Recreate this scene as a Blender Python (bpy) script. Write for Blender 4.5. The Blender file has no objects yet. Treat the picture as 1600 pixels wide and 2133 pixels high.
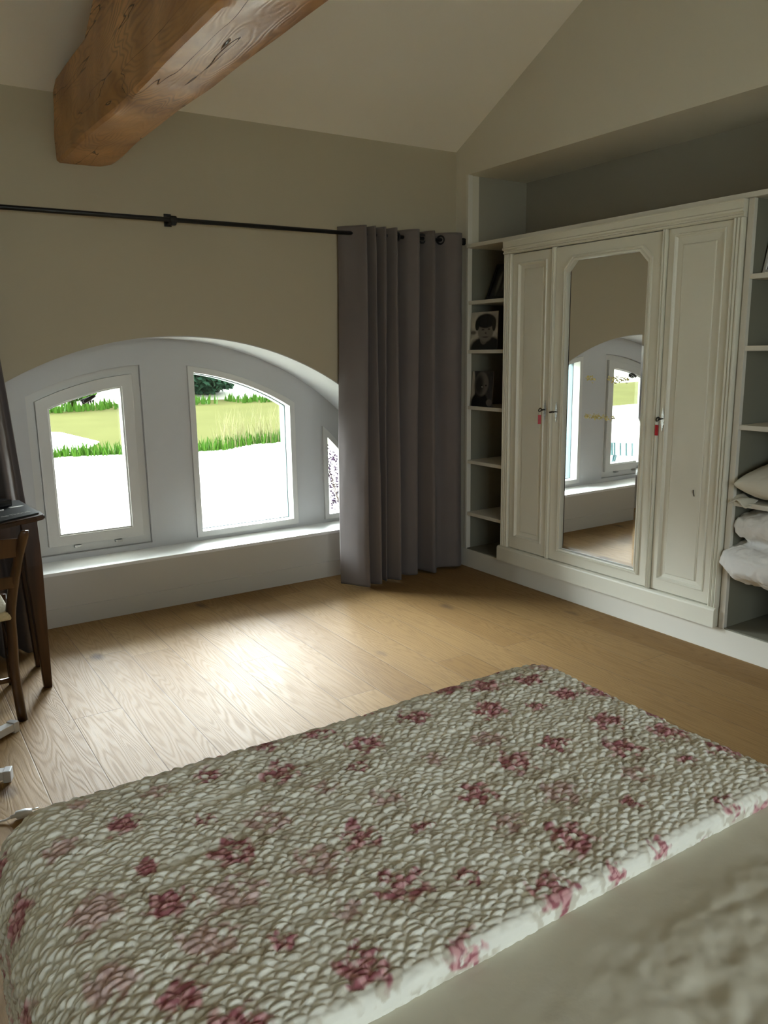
import bpy, bmesh, math, random
import numpy as np
from mathutils import Vector, Matrix, Euler
from mathutils.geometry import tessellate_polygon

S = bpy.context.scene
COL = S.collection
random.seed(7)
rng = np.random.default_rng(11)
PI = math.pi

# ------------------------------------------------------------------ camera
CAMP = Vector((-3.3067, -4.2324, 1.45))
YAW, PITCH, ROLL, FPX = 0.9985, -0.2008, -0.0152, 1660.9
f = Vector((math.cos(YAW) * math.cos(PITCH), math.sin(YAW) * math.cos(PITCH), math.sin(PITCH)))
r = f.cross(Vector((0, 0, 1))).normalized()
u = r.cross(f)
r2 = r * math.cos(ROLL) + u * math.sin(ROLL)
u2 = -r * math.sin(ROLL) + u * math.cos(ROLL)
cd = bpy.data.cameras.new('camera')
cam = bpy.data.objects.new('camera', cd)
COL.objects.link(cam)
M = Matrix((r2, u2, -f)).transposed().to_4x4()
M.translation = CAMP
cam.matrix_world = M
cd.sensor_fit = 'VERTICAL'
cd.sensor_height = 24.0
cd.lens = FPX / 2133 * 24.0
cd.clip_start = 0.02
cd.clip_end = 500
S.camera = cam

# ------------------------------------------------------------------ light and exposure
SKY = 5.1
GLOW = 68.0                               # band of bright haze in front of the windows
GLO = (0.14, 0.28, 0.46, 0.58)            # its rise and fall over the sine of elevation
S.view_settings.view_transform = 'Standard'
S.view_settings.look = 'None'
S.view_settings.exposure = 0.72
S.view_settings.gamma = 1.0
S.view_settings.use_curve_mapping = False
W = bpy.data.worlds.new('world')
S.world = W
W.use_nodes = True
wn = W.node_tree.nodes
wl = W.node_tree.links.new
# hazy bright sky: brighter low down, with the veiled sun's broad glow in front of the windows
tcw = wn.new('ShaderNodeTexCoord')
sepw = wn.new('ShaderNodeSeparateXYZ')
wl(tcw.outputs['Generated'], sepw.inputs[0])
mr = wn.new('ShaderNodeMapRange')
mr.inputs[1].default_value = 0.15
mr.inputs[2].default_value = 0.9
mr.inputs[3].default_value = SKY
mr.inputs[4].default_value = SKY * 0.6
wl(sepw.outputs[2], mr.inputs[0])


def wramp(sock, a, b, v0, v1):
    n = wn.new('ShaderNodeMapRange')
    n.interpolation_type = 'SMOOTHSTEP'
    n.inputs[1].default_value = a
    n.inputs[2].default_value = b
    n.inputs[3].default_value = v0
    n.inputs[4].default_value = v1
    wl(sock, n.inputs[0])
    return n.outputs[0]


def wmul(a, b):
    n = wn.new('ShaderNodeMath')
    n.operation = 'MULTIPLY'
    wl(a, n.inputs[0])
    wl(b, n.inputs[1])
    return n.outputs[0]


glow = wmul(wramp(sepw.outputs[2], GLO[0], GLO[1], 0.0, 1.0), wramp(sepw.outputs[2], GLO[2], GLO[3], 1.0, 0.0))
glow = wmul(glow, wramp(sepw.outputs[1], 0.35, 0.85, 0.0, GLOW))
ad = wn.new('ShaderNodeMath')
wl(mr.outputs[0], ad.inputs[0])
wl(glow, ad.inputs[1])
wn['Background'].inputs[0].default_value = (0.89, 0.955, 1.0, 1)
wl(ad.outputs[0], wn['Background'].inputs[1])
S.cycles.max_bounces = 10
S.cycles.diffuse_bounces = 6
S.cycles.glossy_bounces = 4
S.cycles.transparent_max_bounces = 12
S.cycles.sample_clamp_indirect = 12
S.cycles.caustics_reflective = False
S.cycles.caustics_refractive = False


def portal(name, loc, rot, sx, sy):
    l = bpy.data.lights.new(name, 'AREA')
    l.shape = 'RECTANGLE'
    l.size = sx
    l.size_y = sy
    l.cycles.is_portal = True
    o = bpy.data.objects.new(name, l)
    o.location = loc
    o.rotation_euler = rot
    COL.objects.link(o)


# portals guide the sky's light through the modelled openings (they give off none themselves)
portal('portal_middle', (-1.32, 0.60, 0.85), (-PI / 2, 0, 0), 0.70, 1.10)
portal('portal_left', (-2.25, 0.60, 0.85), (-PI / 2, 0, 0), 0.56, 1.05)
portal('portal_right', (-0.72, 0.60, 0.68), (-PI / 2, 0, 0), 0.30, 0.75)
portal('portal_far', (-2.97, 0.60, 0.68), (-PI / 2, 0, 0), 0.30, 0.75)
portal('portal_back', (-2.70, -6.52, 1.45), (PI / 2, 0, 0), 2.4, 1.5)


# ------------------------------------------------------------------ material helpers
def mat(name, col=(0.8, 0.8, 0.8), rough=0.6, metal=0.0, spec=0.5, bump=None, var=None):
    m = bpy.data.materials.new(name)
    m.use_nodes = True
    nt = m.node_tree
    b = nt.nodes['Principled BSDF']
    b.inputs['Base Color'].default_value = (*col, 1)
    b.inputs['Roughness'].default_value = rough
    b.inputs['Metallic'].default_value = metal
    b.inputs['Specular IOR Level'].default_value = spec
    tc = nt.nodes.new('ShaderNodeTexCoord')
    if var:
        n = nt.nodes.new('ShaderNodeTexNoise')
        n.inputs['Scale'].default_value = var[0]
        n.inputs['Detail'].default_value = 4
        nt.links.new(tc.outputs['Object'], n.inputs['Vector'])
        mx = nt.nodes.new('ShaderNodeMix')
        mx.data_type = 'RGBA'
        mx.inputs[6].default_value = (*[c * (1 - var[1]) for c in col], 1)
        mx.inputs[7].default_value = (*[min(1, c * (1 + var[1])) for c in col], 1)
        nt.links.new(n.outputs['Fac'], mx.inputs[0])
        nt.links.new(mx.outputs[2], b.inputs['Base Color'])
    if bump:
        n = nt.nodes.new('ShaderNodeTexNoise')
        n.inputs['Scale'].default_value = bump[0]
        n.inputs['Detail'].default_value = 5
        nt.links.new(tc.outputs['Object'], n.inputs['Vector'])
        bp = nt.nodes.new('ShaderNodeBump')
        bp.inputs['Strength'].default_value = bump[1]
        bp.inputs['Distance'].default_value = bump[2] if len(bump) > 2 else 0.005
        nt.links.new(n.outputs['Fac'], bp.inputs['Height'])
        nt.links.new(bp.outputs['Normal'], b.inputs['Normal'])
    return m


def glass_mat():
    m = bpy.data.materials.new('window_glass')
    m.use_nodes = True
    nt = m.node_tree
    nt.nodes.clear()
    out = nt.nodes.new('ShaderNodeOutputMaterial')
    mix = nt.nodes.new('ShaderNodeMixShader')
    fr = nt.nodes.new('ShaderNodeFresnel')
    gm = nt.nodes.new('ShaderNodeNewGeometry')
    io = nt.nodes.new('ShaderNodeMapRange')   # a thin pane: no total reflection on its back face
    io.inputs[3].default_value = 1.45
    io.inputs[4].default_value = 1 / 1.45
    nt.links.new(gm.outputs['Backfacing'], io.inputs[0])
    nt.links.new(io.outputs[0], fr.inputs[0])
    t = nt.nodes.new('ShaderNodeBsdfTransparent')
    t.inputs[0].default_value = (0.96, 0.985, 0.975, 1)
    g = nt.nodes.new('ShaderNodeBsdfGlossy')
    g.inputs['Roughness'].default_value = 0.01
    nt.links.new(fr.outputs[0], mix.inputs[0])
    nt.links.new(t.outputs[0], mix.inputs[1])
    nt.links.new(g.outputs[0], mix.inputs[2])
    nt.links.new(mix.outputs[0], out.inputs[0])
    return m


def vcol_mat(name, rough=0.8, spec=0.3, bump=None, sheen=0.0):
    m = mat(name, rough=rough, spec=spec, bump=bump)
    nt = m.node_tree
    a = nt.nodes.new('ShaderNodeAttribute')
    a.attribute_name = 'pattern'
    nt.links.new(a.outputs['Color'], nt.nodes['Principled BSDF'].inputs['Base Color'])
    return m


def math_node(nt, op, a, b=None, c=None):
    n = nt.nodes.new('ShaderNodeMath')
    n.operation = op
    for i, v in enumerate((a, b, c)):
        if v is None:
            continue
        if isinstance(v, (int, float)):
            n.inputs[i].default_value = v
        else:
            nt.links.new(v, n.inputs[i])
    return n.outputs[0]


def floor_mat():
    m = bpy.data.materials.new('oak_planks')
    m.use_nodes = True
    nt = m.node_tree
    L = nt.links.new
    b = nt.nodes['Principled BSDF']
    tc = nt.nodes.new('ShaderNodeTexCoord')
    sp = nt.nodes.new('ShaderNodeSeparateXYZ')
    L(tc.outputs['Object'], sp.inputs[0])
    X, Y = sp.outputs[0], sp.outputs[1]
    PW, PL = 0.195, 1.85
    cx = math_node(nt, 'DIVIDE', math_node(nt, 'ADD', X, 2.361), PW)
    ci = math_node(nt, 'FLOOR', cx)
    fx = math_node(nt, 'FRACT', cx)
    wn_ = nt.nodes.new('ShaderNodeTexWhiteNoise')
    wn_.noise_dimensions = '1D'
    L(ci, wn_.inputs['W'])
    off = math_node(nt, 'MULTIPLY', wn_.outputs['Value'], 7.3)
    cy = math_node(nt, 'ADD', math_node(nt, 'DIVIDE', Y, PL), off)
    ri = math_node(nt, 'FLOOR', cy)
    fy = math_node(nt, 'FRACT', cy)
    cmb = nt.nodes.new('ShaderNodeCombineXYZ')
    L(ci, cmb.inputs[0])
    L(ri, cmb.inputs[1])
    wn2 = nt.nodes.new('ShaderNodeTexWhiteNoise')
    wn2.noise_dimensions = '3D'
    L(cmb.outputs[0], wn2.inputs['Vector'])
    rnd = wn2.outputs['Value']
    # per-plank grain coordinates, stretched along y
    g = nt.nodes.new('ShaderNodeCombineXYZ')
    L(math_node(nt, 'ADD', X, math_node(nt, 'MULTIPLY', rnd, 31.0)), g.inputs[0])
    L(math_node(nt, 'MULTIPLY', Y, 0.09), g.inputs[1])
    L(math_node(nt, 'MULTIPLY', rnd, 17.0), g.inputs[2])
    n1 = nt.nodes.new('ShaderNodeTexNoise')
    n1.inputs['Scale'].default_value = 9.0
    n1.inputs['Detail'].default_value = 2.0
    n1.inputs['Roughness'].default_value = 0.45
    L(g.outputs[0], n1.inputs['Vector'])
    rings = math_node(nt, 'SINE', math_node(nt, 'MULTIPLY', n1.outputs['Fac'], 150.0))
    rings = math_node(nt, 'MULTIPLY_ADD', rings, 0.5, 0.5)
    # fine pores
    g2 = nt.nodes.new('ShaderNodeCombineXYZ')
    L(X, g2.inputs[0])
    L(math_node(nt, 'MULTIPLY', Y, 0.04), g2.inputs[1])
    L(math_node(nt, 'MULTIPLY', rnd, 9.0), g2.inputs[2])
    n2 = nt.nodes.new('ShaderNodeTexNoise')
    n2.inputs['Scale'].default_value = 260.0
    n2.inputs['Detail'].default_value = 3.0
    L(g2.outputs[0], n2.inputs['Vector'])
    n3 = nt.nodes.new('ShaderNodeTexNoise')
    n3.inputs['Scale'].default_value = 3.0
    n3.inputs['Detail'].default_value = 4.0
    L(g.outputs[0], n3.inputs['Vector'])
    # base tone per plank
    cr = nt.nodes.new('ShaderNodeValToRGB')
    e = cr.color_ramp.elements
    e[0].position = 0.0
    e[0].color = (0.205, 0.110, 0.032, 1)
    e[1].position = 1.0
    e[1].color = (0.31, 0.19, 0.075, 1)
    tone = math_node(nt, 'ADD', math_node(nt, 'MULTIPLY', rnd, 0.6), math_node(nt, 'MULTIPLY', n3.outputs['Fac'], 0.45))
    L(tone, cr.inputs[0])

    def mixc(fac, a, bcol):
        mx = nt.nodes.new('ShaderNodeMix')
        mx.data_type = 'RGBA'
        if isinstance(fac, (int, float)):
            mx.inputs[0].default_value = fac
        else:
            L(fac, mx.inputs[0])
        L(a, mx.inputs[6])
        mx.inputs[7].default_value = (*bcol, 1)
        return mx.outputs[2]
    c = mixc(math_node(nt, 'MULTIPLY', math_node(nt, 'POWER', rings, 3.0), 0.30), cr.outputs[0], (0.15, 0.08, 0.03))
    c = mixc(math_node(nt, 'MULTIPLY', math_node(nt, 'GREATER_THAN', n2.outputs['Fac'], 0.56), 0.16), c, (0.12, 0.065, 0.025))
    # sparse knots
    g3 = nt.nodes.new('ShaderNodeCombineXYZ')
    L(X, g3.inputs[0])
    L(math_node(nt, 'MULTIPLY', Y, 0.5), g3.inputs[1])
    vo = nt.nodes.new('ShaderNodeTexVoronoi')
    vo.inputs['Scale'].default_value = 3.4
    nn = nt.nodes.new('ShaderNodeTexNoise')
    nn.inputs['Scale'].default_value = 25
    L(g3.outputs[0], nn.inputs['Vector'])
    va = nt.nodes.new('ShaderNodeVectorMath')
    va.operation = 'MULTIPLY_ADD'
    L(nn.outputs['Color'], va.inputs[0])
    va.inputs[1].default_value = (0.04, 0.04, 0)
    L(g3.outputs[0], va.inputs[2])
    L(va.outputs[0], vo.inputs['Vector'])
    vs = nt.nodes.new('ShaderNodeSeparateColor')
    L(vo.outputs['Color'], vs.inputs[0])
    on = math_node(nt, 'GREATER_THAN', vs.outputs[0], 0.45)
    kn = nt.nodes.new('ShaderNodeMapRange')
    kn.inputs[1].default_value = 0.03
    kn.inputs[2].default_value = 0.13
    kn.inputs[3].default_value = 0.85
    kn.inputs[4].default_value = 0.0
    L(vo.outputs['Distance'], kn.inputs[0])
    c = mixc(math_node(nt, 'MULTIPLY', kn.outputs[0], on), c, (0.09, 0.05, 0.025))
    # joints
    dx = math_node(nt, 'MULTIPLY', math_node(nt, 'MINIMUM', fx, math_node(nt, 'SUBTRACT', 1.0, fx)), PW)
    dy = math_node(nt, 'MULTIPLY', math_node(nt, 'MINIMUM', fy, math_node(nt, 'SUBTRACT', 1.0, fy)), PL)
    dd = math_node(nt, 'MINIMUM', dx, dy)
    jr = nt.nodes.new('ShaderNodeMapRange')
    jr.inputs[1].default_value = 0.0008
    jr.inputs[2].default_value = 0.0028
    jr.inputs[3].default_value = 1.0
    jr.inputs[4].default_value = 0.0
    L(dd, jr.inputs[0])
    c = mixc(math_node(nt, 'MULTIPLY', jr.outputs[0], 0.6), c, (0.12, 0.07, 0.035))
    L(c, b.inputs['Base Color'])
    h = math_node(nt, 'SUBTRACT', math_node(nt, 'MULTIPLY', math_node(nt, 'POWER', rings, 2.0), -0.8),
                  math_node(nt, 'MULTIPLY', jr.outputs[0], 2.5))
    h = math_node(nt, 'ADD', h, math_node(nt, 'MULTIPLY', n2.outputs['Fac'], -1.0))
    bp = nt.nodes.new('ShaderNodeBump')
    bp.inputs['Strength'].default_value = 0.5
    bp.inputs['Distance'].default_value = 0.0007
    L(h, bp.inputs['Height'])
    L(bp.outputs[0], b.inputs['Normal'])
    L(math_node(nt, 'MULTIPLY_ADD', rings, 0.08, 0.60), b.inputs['Roughness'])
    b.inputs['Specular IOR Level'].default_value = 0.27
    return m


def beam_mat():
    m = bpy.data.materials.new('old_oak_beam')
    m.use_nodes = True
    nt = m.node_tree
    L = nt.links.new
    b = nt.nodes['Principled BSDF']
    tc = nt.nodes.new('ShaderNodeTexCoord')
    mp = nt.nodes.new('ShaderNodeMapping')
    mp.inputs['Scale'].default_value = (1.0, 0.22, 1.0)
    L(tc.outputs['Object'], mp.inputs[0])
    n1 = nt.nodes.new('ShaderNodeTexNoise')
    n1.inputs['Scale'].default_value = 5.5
    n1.inputs['Detail'].default_value = 2.5
    L(mp.outputs[0], n1.inputs['Vector'])
    rings = math_node(nt, 'MULTIPLY_ADD', math_node(nt, 'SINE', math_node(nt, 'MULTIPLY', n1.outputs['Fac'], 170.0)), 0.5, 0.5)
    n2 = nt.nodes.new('ShaderNodeTexNoise')
    n2.inputs['Scale'].default_value = 3.0
    n2.inputs['Detail'].default_value = 6
    L(tc.outputs['Object'], n2.inputs['Vector'])
    cr = nt.nodes.new('ShaderNodeValToRGB')
    cr.color_ramp.elements[0].position = 0.3
    cr.color_ramp.elements[0].color = (0.32, 0.14, 0.04, 1)
    cr.color_ramp.elements[1].position = 0.72
    cr.color_ramp.elements[1].color = (0.76, 0.41, 0.15, 1)
    L(n2.outputs['Fac'], cr.inputs[0])
    mx = nt.nodes.new('ShaderNodeMix')
    mx.data_type = 'RGBA'
    mx.inputs[7].default_value = (0.16, 0.065, 0.02, 1)
    n4 = nt.nodes.new('ShaderNodeTexNoise')
    n4.inputs['Scale'].default_value = 2.2
    L(tc.outputs['Object'], n4.inputs['Vector'])
    pm = nt.nodes.new('ShaderNodeMapRange')
    pm.inputs[1].default_value = 0.42
    pm.inputs[2].default_value = 0.6
    L(n4.outputs['Fac'], pm.inputs[0])
    L(math_node(nt, 'MULTIPLY', math_node(nt, 'POWER', rings, 2.0), math_node(nt, 'MULTIPLY_ADD', pm.outputs[0], 0.5, 0.12)), mx.inputs[0])
    L(cr.outputs[0], mx.inputs[6])
    # long drying cracks
    mp2 = nt.nodes.new('ShaderNodeMapping')
    mp2.inputs['Scale'].default_value = (1.0, 0.09, 1.0)
    mp2.inputs['Rotation'].default_value = (0.10, 0, 0.04)
    L(tc.outputs['Object'], mp2.inputs[0])
    n5 = nt.nodes.new('ShaderNodeTexNoise')
    n5.inputs['Scale'].default_value = 9
    n5.inputs['Detail'].default_value = 3
    L(mp2.outputs[0], n5.inputs['Vector'])
    ck = nt.nodes.new('ShaderNodeMapRange')
    ck.inputs[1].default_value = 0.0
    ck.inputs[2].default_value = 0.006
    ck.inputs[3].default_value = 1.0
    ck.inputs[4].default_value = 0.0
    L(math_node(nt, 'ABSOLUTE', math_node(nt, 'SUBTRACT', n5.outputs['Fac'], 0.57)), ck.inputs[0])
    mx2 = nt.nodes.new('ShaderNodeMix')
    mx2.data_type = 'RGBA'
    mx2.inputs[7].default_value = (0.03, 0.015, 0.006, 1)
    L(ck.outputs[0], mx2.inputs[0])
    L(mx.outputs[2], mx2.inputs[6])
    L(mx2.outputs[2], b.inputs['Base Color'])
    h = math_node(nt, 'SUBTRACT', math_node(nt, 'MULTIPLY', rings, -0.12), math_node(nt, 'MULTIPLY', ck.outputs[0], 2.0))
    bp = nt.nodes.new('ShaderNodeBump')
    bp.inputs['Strength'].default_value = 0.7
    bp.inputs['Distance'].default_value = 0.004
    L(h, bp.inputs['Height'])
    L(bp.outputs[0], b.inputs['Normal'])
    b.inputs['Roughness'].default_value = 0.38
    b.inputs['Specular IOR Level'].default_value = 0.6
    return m


def wood_mat(name, dark, light, rough=0.35, scale=14.0, stretch=(1, 1, 0.12)):
    m = bpy.data.materials.new(name)
    m.use_nodes = True
    nt = m.node_tree
    L = nt.links.new
    b = nt.nodes['Principled BSDF']
    tc = nt.nodes.new('ShaderNodeTexCoord')
    mp = nt.nodes.new('ShaderNodeMapping')
    mp.inputs['Scale'].default_value = stretch
    L(tc.outputs['Object'], mp.inputs[0])
    n = nt.nodes.new('ShaderNodeTexNoise')
    n.inputs['Scale'].default_value = scale
    n.inputs['Detail'].default_value = 6
    n.inputs['Distortion'].default_value = 0.6
    L(mp.outputs[0], n.inputs['Vector'])
    cr = nt.nodes.new('ShaderNodeValToRGB')
    cr.color_ramp.elements[0].position = 0.35
    cr.color_ramp.elements[0].color = (*dark, 1)
    cr.color_ramp.elements[1].position = 0.68
    cr.color_ramp.elements[1].color = (*light, 1)
    L(n.outputs['Fac'], cr.inputs[0])
    L(cr.outputs[0], b.inputs['Base Color'])
    b.inputs['Roughness'].default_value = rough
    return m


def fabric_mat(name, col, scale=900):
    m = mat(name, col, rough=0.9, spec=0.2, var=(9, 0.06))
    nt = m.node_tree
    L = nt.links.new
    b = nt.nodes['Principled BSDF']
    b.inputs['Sheen Weight'].default_value = 0.06
    tc = nt.nodes.new('ShaderNodeTexCoord')
    w1 = nt.nodes.new('ShaderNodeTexNoise')
    w1.inputs['Scale'].default_value = scale
    mp = nt.nodes.new('ShaderNodeMapping')
    mp.inputs['Scale'].default_value = (1, 1, 0.25)
    L(tc.outputs['Object'], mp.inputs[0])
    L(mp.outputs[0], w1.inputs['Vector'])
    bp = nt.nodes.new('ShaderNodeBump')
    bp.inputs['Strength'].default_value = 0.35
    bp.inputs['Distance'].default_value = 0.001
    L(w1.outputs['Fac'], bp.inputs['Height'])
    L(bp.outputs[0], b.inputs['Normal'])
    return m


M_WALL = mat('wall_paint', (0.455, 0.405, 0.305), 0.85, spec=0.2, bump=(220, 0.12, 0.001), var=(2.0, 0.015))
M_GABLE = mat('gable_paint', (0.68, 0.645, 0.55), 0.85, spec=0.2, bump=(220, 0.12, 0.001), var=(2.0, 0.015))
M_CEIL = mat('ceiling_paint', (0.90, 0.86, 0.78), 0.88, spec=0.2, bump=(200, 0.12, 0.001))
M_NICHE_SHADED = mat('alcove_shaded_paint', (0.34, 0.32, 0.265), 0.85, spec=0.2, bump=(220, 0.1, 0.001))  # the wall's white paint, darkened for the shade in the alcove
M_SKIRT = mat('grey_white_panel_paint', (0.52, 0.50, 0.455), 0.5, bump=(60, 0.06, 0.001))
M_WHITE = mat('white_paint', (0.78, 0.78, 0.77), 0.45, bump=(60, 0.06, 0.001))
M_REVEAL = mat('arch_white_plaster', (0.54, 0.54, 0.54), 0.75, spec=0.25, bump=(150, 0.1, 0.001))
M_SHELF = mat('shelf_paint', (0.70, 0.68, 0.61), 0.45, bump=(50, 0.06, 0.001))
M_BAY_SHADED = mat('bay_shaded_paint', (0.20, 0.195, 0.15), 0.7)  # olive paint, darkened further for the shade inside the bays
M_WARD = mat('wardrobe_paint', (0.73, 0.715, 0.62), 0.38, bump=(35, 0.12, 0.001), var=(6, 0.03))
M_FRAME = mat('window_frame_paint', (0.61, 0.60, 0.57), 0.35)
M_GLASS = glass_mat()
M_BLACK = mat('black_metal', (0.012, 0.012, 0.013), 0.45, metal=0.3)
M_STEEL = mat('steel', (0.5, 0.5, 0.48), 0.3, metal=1.0)
M_DARKSTEEL = mat('dark_nickel', (0.05, 0.045, 0.04), 0.3, metal=0.9)
M_FLOOR = floor_mat()
M_BEAM = beam_mat()
M_CURT = fabric_mat('mauve_grey_curtain_fabric', (0.160, 0.138, 0.132))
M_SHEET = mat('cream_cotton', (0.66, 0.635, 0.53), 0.85, spec=0.2, bump=(14, 0.25, 0.01))
M_LINEN = mat('white_cotton', (0.83, 0.83, 0.82), 0.85, spec=0.2, bump=(26, 0.4, 0.008))
M_PILLOW = mat('ivory_satin', (0.66, 0.64, 0.55), 0.5, spec=0.4, bump=(16, 0.4, 0.008))
M_WALNUT = wood_mat('dark_walnut', (0.014, 0.0055, 0.0022), (0.065, 0.025, 0.009), 0.32)
M_CHAIRW = wood_mat('chair_beech', (0.022, 0.010, 0.004), (0.105, 0.048, 0.018), 0.28)
M_MIRROR = mat('mirror_silver', (0.90, 0.91, 0.90), 0.012, metal=1.0)
M_RED = mat('red_plastic', (0.45, 0.01, 0.02), 0.3)
M_GOLD = mat('pale_gold_leaf', (0.72, 0.60, 0.22), 0.45, metal=0.4, bump=(120, 0.8, 0.004))


# ------------------------------------------------------------------ mesh helpers
def tag(o, label=None, cat=None, group=None, kind=None):
    if label:
        o['label'] = label
    if cat:
        o['category'] = cat
    if group:
        o['group'] = group
    if kind:
        o['kind'] = kind
    return o


def link(name, me, m=None, parent=None, smooth=False):
    o = bpy.data.objects.new(name, me)
    COL.objects.link(o)
    if m:
        me.materials.append(m)
    if parent:
        o.parent = parent
    if smooth:
        me.polygons.foreach_set('use_smooth', [True] * len(me.polygons))
    return o


def mesh(name, V, F_, m=None, parent=None, smooth=False):
    me = bpy.data.meshes.new(name)
    me.from_pydata([tuple(map(float, v)) for v in V], [], F_)
    me.validate()
    me.update()
    bm = bmesh.new()
    bm.from_mesh(me)
    bmesh.ops.recalc_face_normals(bm, faces=bm.faces)
    bm.to_mesh(me)
    bm.free()
    return link(name, me, m, parent, smooth)


def from_bm(name, bm, m=None, parent=None, smooth=False):
    bmesh.ops.recalc_face_normals(bm, faces=bm.faces)
    me = bpy.data.meshes.new(name)
    bm.to_mesh(me)
    bm.free()
    return link(name, me, m, parent, smooth)


def empty(name, loc=(0, 0, 0), rz=0.0):
    o = bpy.data.objects.new(name, None)
    o.location = loc
    o.rotation_euler = (0, 0, rz)
    o.empty_display_size = 0.05
    COL.objects.link(o)
    return o


def add_box(bm, lo, hi, bev=0.0, seg=2, mtx=None):
    r_ = bmesh.ops.create_cube(bm, size=1.0)
    vs = r_['verts']
    lo, hi = Vector(lo), Vector(hi)
    for v in vs:
        v.co = Vector((lo[i] + (v.co[i] + 0.5) * (hi[i] - lo[i]) for i in range(3)))
    if bev > 0:
        es = list({e for v in vs for e in v.link_edges})
        out = bmesh.ops.bevel(bm, geom=es, offset=bev, segments=seg, affect='EDGES', profile=0.7)
        vs = list({v for v in out['verts']} | {v for v in vs if v.is_valid})
    if mtx is not None:
        for v in vs:
            v.co = mtx @ v.co
    return vs


def box(name, lo, hi, m, parent=None, bev=0.002, mtx=None):
    bm = bmesh.new()
    add_box(bm, lo, hi, bev, mtx=mtx)
    return from_bm(name, bm, m, parent)


def add_tube(bm, pts, rad, seg=10, cap=True, squash=None):
    """tube along pts; rad number or list; squash=(wx,wz) elliptical"""
    pts = [Vector(p) for p in pts]
    n = len(pts)
    rads = rad if isinstance(rad, (list, tuple)) else [rad] * n
    rings = []
    up = None
    for i, p in enumerate(pts):
        t = (pts[min(i + 1, n - 1)] - pts[max(i - 1, 0)]).normalized()
        if up is None:
            up = Vector((0, 0, 1)) if abs(t.z) < 0.9 else Vector((1, 0, 0))
        a = t.cross(up).normalized()
        b = a.cross(t).normalized()
        up = b
        ring = []
        for k in range(seg):
            th = 2 * PI * k / seg
            sx, sy = (squash if squash else (1, 1))
            ring.append(bm.verts.new(p + a * math.cos(th) * rads[i] * sx + b * math.sin(th) * rads[i] * sy))
        rings.append(ring)
    for i in range(n - 1):
        for k in range(seg):
            bm.faces.new((rings[i][k], rings[i][(k + 1) % seg], rings[i + 1][(k + 1) % seg], rings[i + 1][k]))
    if cap:
        bm.faces.new(rings[0][::-1])
        bm.faces.new(rings[-1])


def tube(name, pts, rad, m, parent=None, seg=12, squash=None):
    bm = bmesh.new()
    add_tube(bm, pts, rad, seg, squash=squash)
    o = from_bm(name, bm, m, parent, smooth=True)
    return o


def add_torus(bm, c, R_, r_, axis='x', n=28, k=8):
    c = Vector(c)
    rings = []
    for i in range(n):
        th = 2 * PI * i / n
        ring = []
        for j in range(k):
            ph = 2 * PI * j / k
            rr = R_ + r_ * math.cos(ph)
            a, b, d = rr * math.cos(th), rr * math.sin(th), r_ * math.sin(ph)
            v = Vector((d, a, b)) if axis == 'x' else (Vector((a, d, b)) if axis == 'y' else Vector((a, b, d)))
            ring.append(bm.verts.new(c + v))
        rings.append(ring)
    for i in range(n):
        for j in range(k):
            bm.faces.new((rings[i][j], rings[(i + 1) % n][j], rings[(i + 1) % n][(j + 1) % k], rings[i][(j + 1) % k]))


def prism(name, outer, holes, a0, a1, axis, m, parent=None):
    """extrude a 2-D outline with holes. axis 'y': 2-D = (x,z); axis 'x': 2-D = (y,z); axis 'z': (x,y)"""
    def P(p, a):
        return {'y': (p[0], a, p[1]), 'x': (a, p[0], p[1]), 'z': (p[0], p[1], a)}[axis]
    loops = [outer] + holes
    flat = [p for l in loops for p in l]
    tris = tessellate_polygon([[Vector((p[0], p[1], 0)) for p in l] for l in loops])
    n = len(flat)
    V = [P(p, a0) for p in flat] + [P(p, a1) for p in flat]
    F_ = [tuple(t) for t in tris] + [tuple(i + n for i in t[::-1]) for t in tris]
    s = 0
    for l in loops:
        k = len(l)
        for i in range(k):
            a, b = s + i, s + (i + 1) % k
            F_.append((a, b, b + n, a + n))
        s += k
    return mesh(name, V, F_, m, parent)


def loft(name, rings, m, parent=None, cap=True, smooth=False):
    """rings: list of equal-length 3-D point loops"""
    V = [p for rg in rings for p in rg]
    k = len(rings[0])
    F_ = []
    for i in range(len(rings) - 1):
        for j in range(k):
            a, b = i * k + j, i * k + (j + 1) % k
            F_.append((a, b, b + k, a + k))
    if cap:
        F_.append(tuple(range(k))[::-1])
        F_.append(tuple(range((len(rings) - 1) * k, len(rings) * k)))
    return mesh(name, V, F_, m, parent, smooth)


def grid_mesh(name, P, m, parent=None, colors=None, smooth=True):
    """P: (ny,nx,3) array"""
    ny, nx, _ = P.shape
    me = bpy.data.meshes.new(name)
    me.vertices.add(ny * nx)
    me.vertices.foreach_set('co', P.reshape(-1).astype(np.float32))
    idx = np.arange(ny * nx).reshape(ny, nx)
    q = np.stack([idx[:-1, :-1], idx[:-1, 1:], idx[1:, 1:], idx[1:, :-1]], -1).reshape(-1, 4)
    nf = len(q)
    me.loops.add(nf * 4)
    me.loops.foreach_set('vertex_index', q.reshape(-1).astype(np.int32))
    me.polygons.add(nf)
    me.polygons.foreach_set('loop_start', (np.arange(nf) * 4).astype(np.int32))
    me.polygons.foreach_set('loop_total', np.full(nf, 4, dtype=np.int32))
    me.update(calc_edges=True)
    if colors is not None:
        ca = me.color_attributes.new('pattern', 'FLOAT_COLOR', 'POINT')
        c4 = np.ones((ny * nx, 4), np.float32)
        c4[:, :3] = colors.reshape(-1, 3)
        ca.data.foreach_set('color', c4.reshape(-1))
    return link(name, me, m, parent, smooth)


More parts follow.
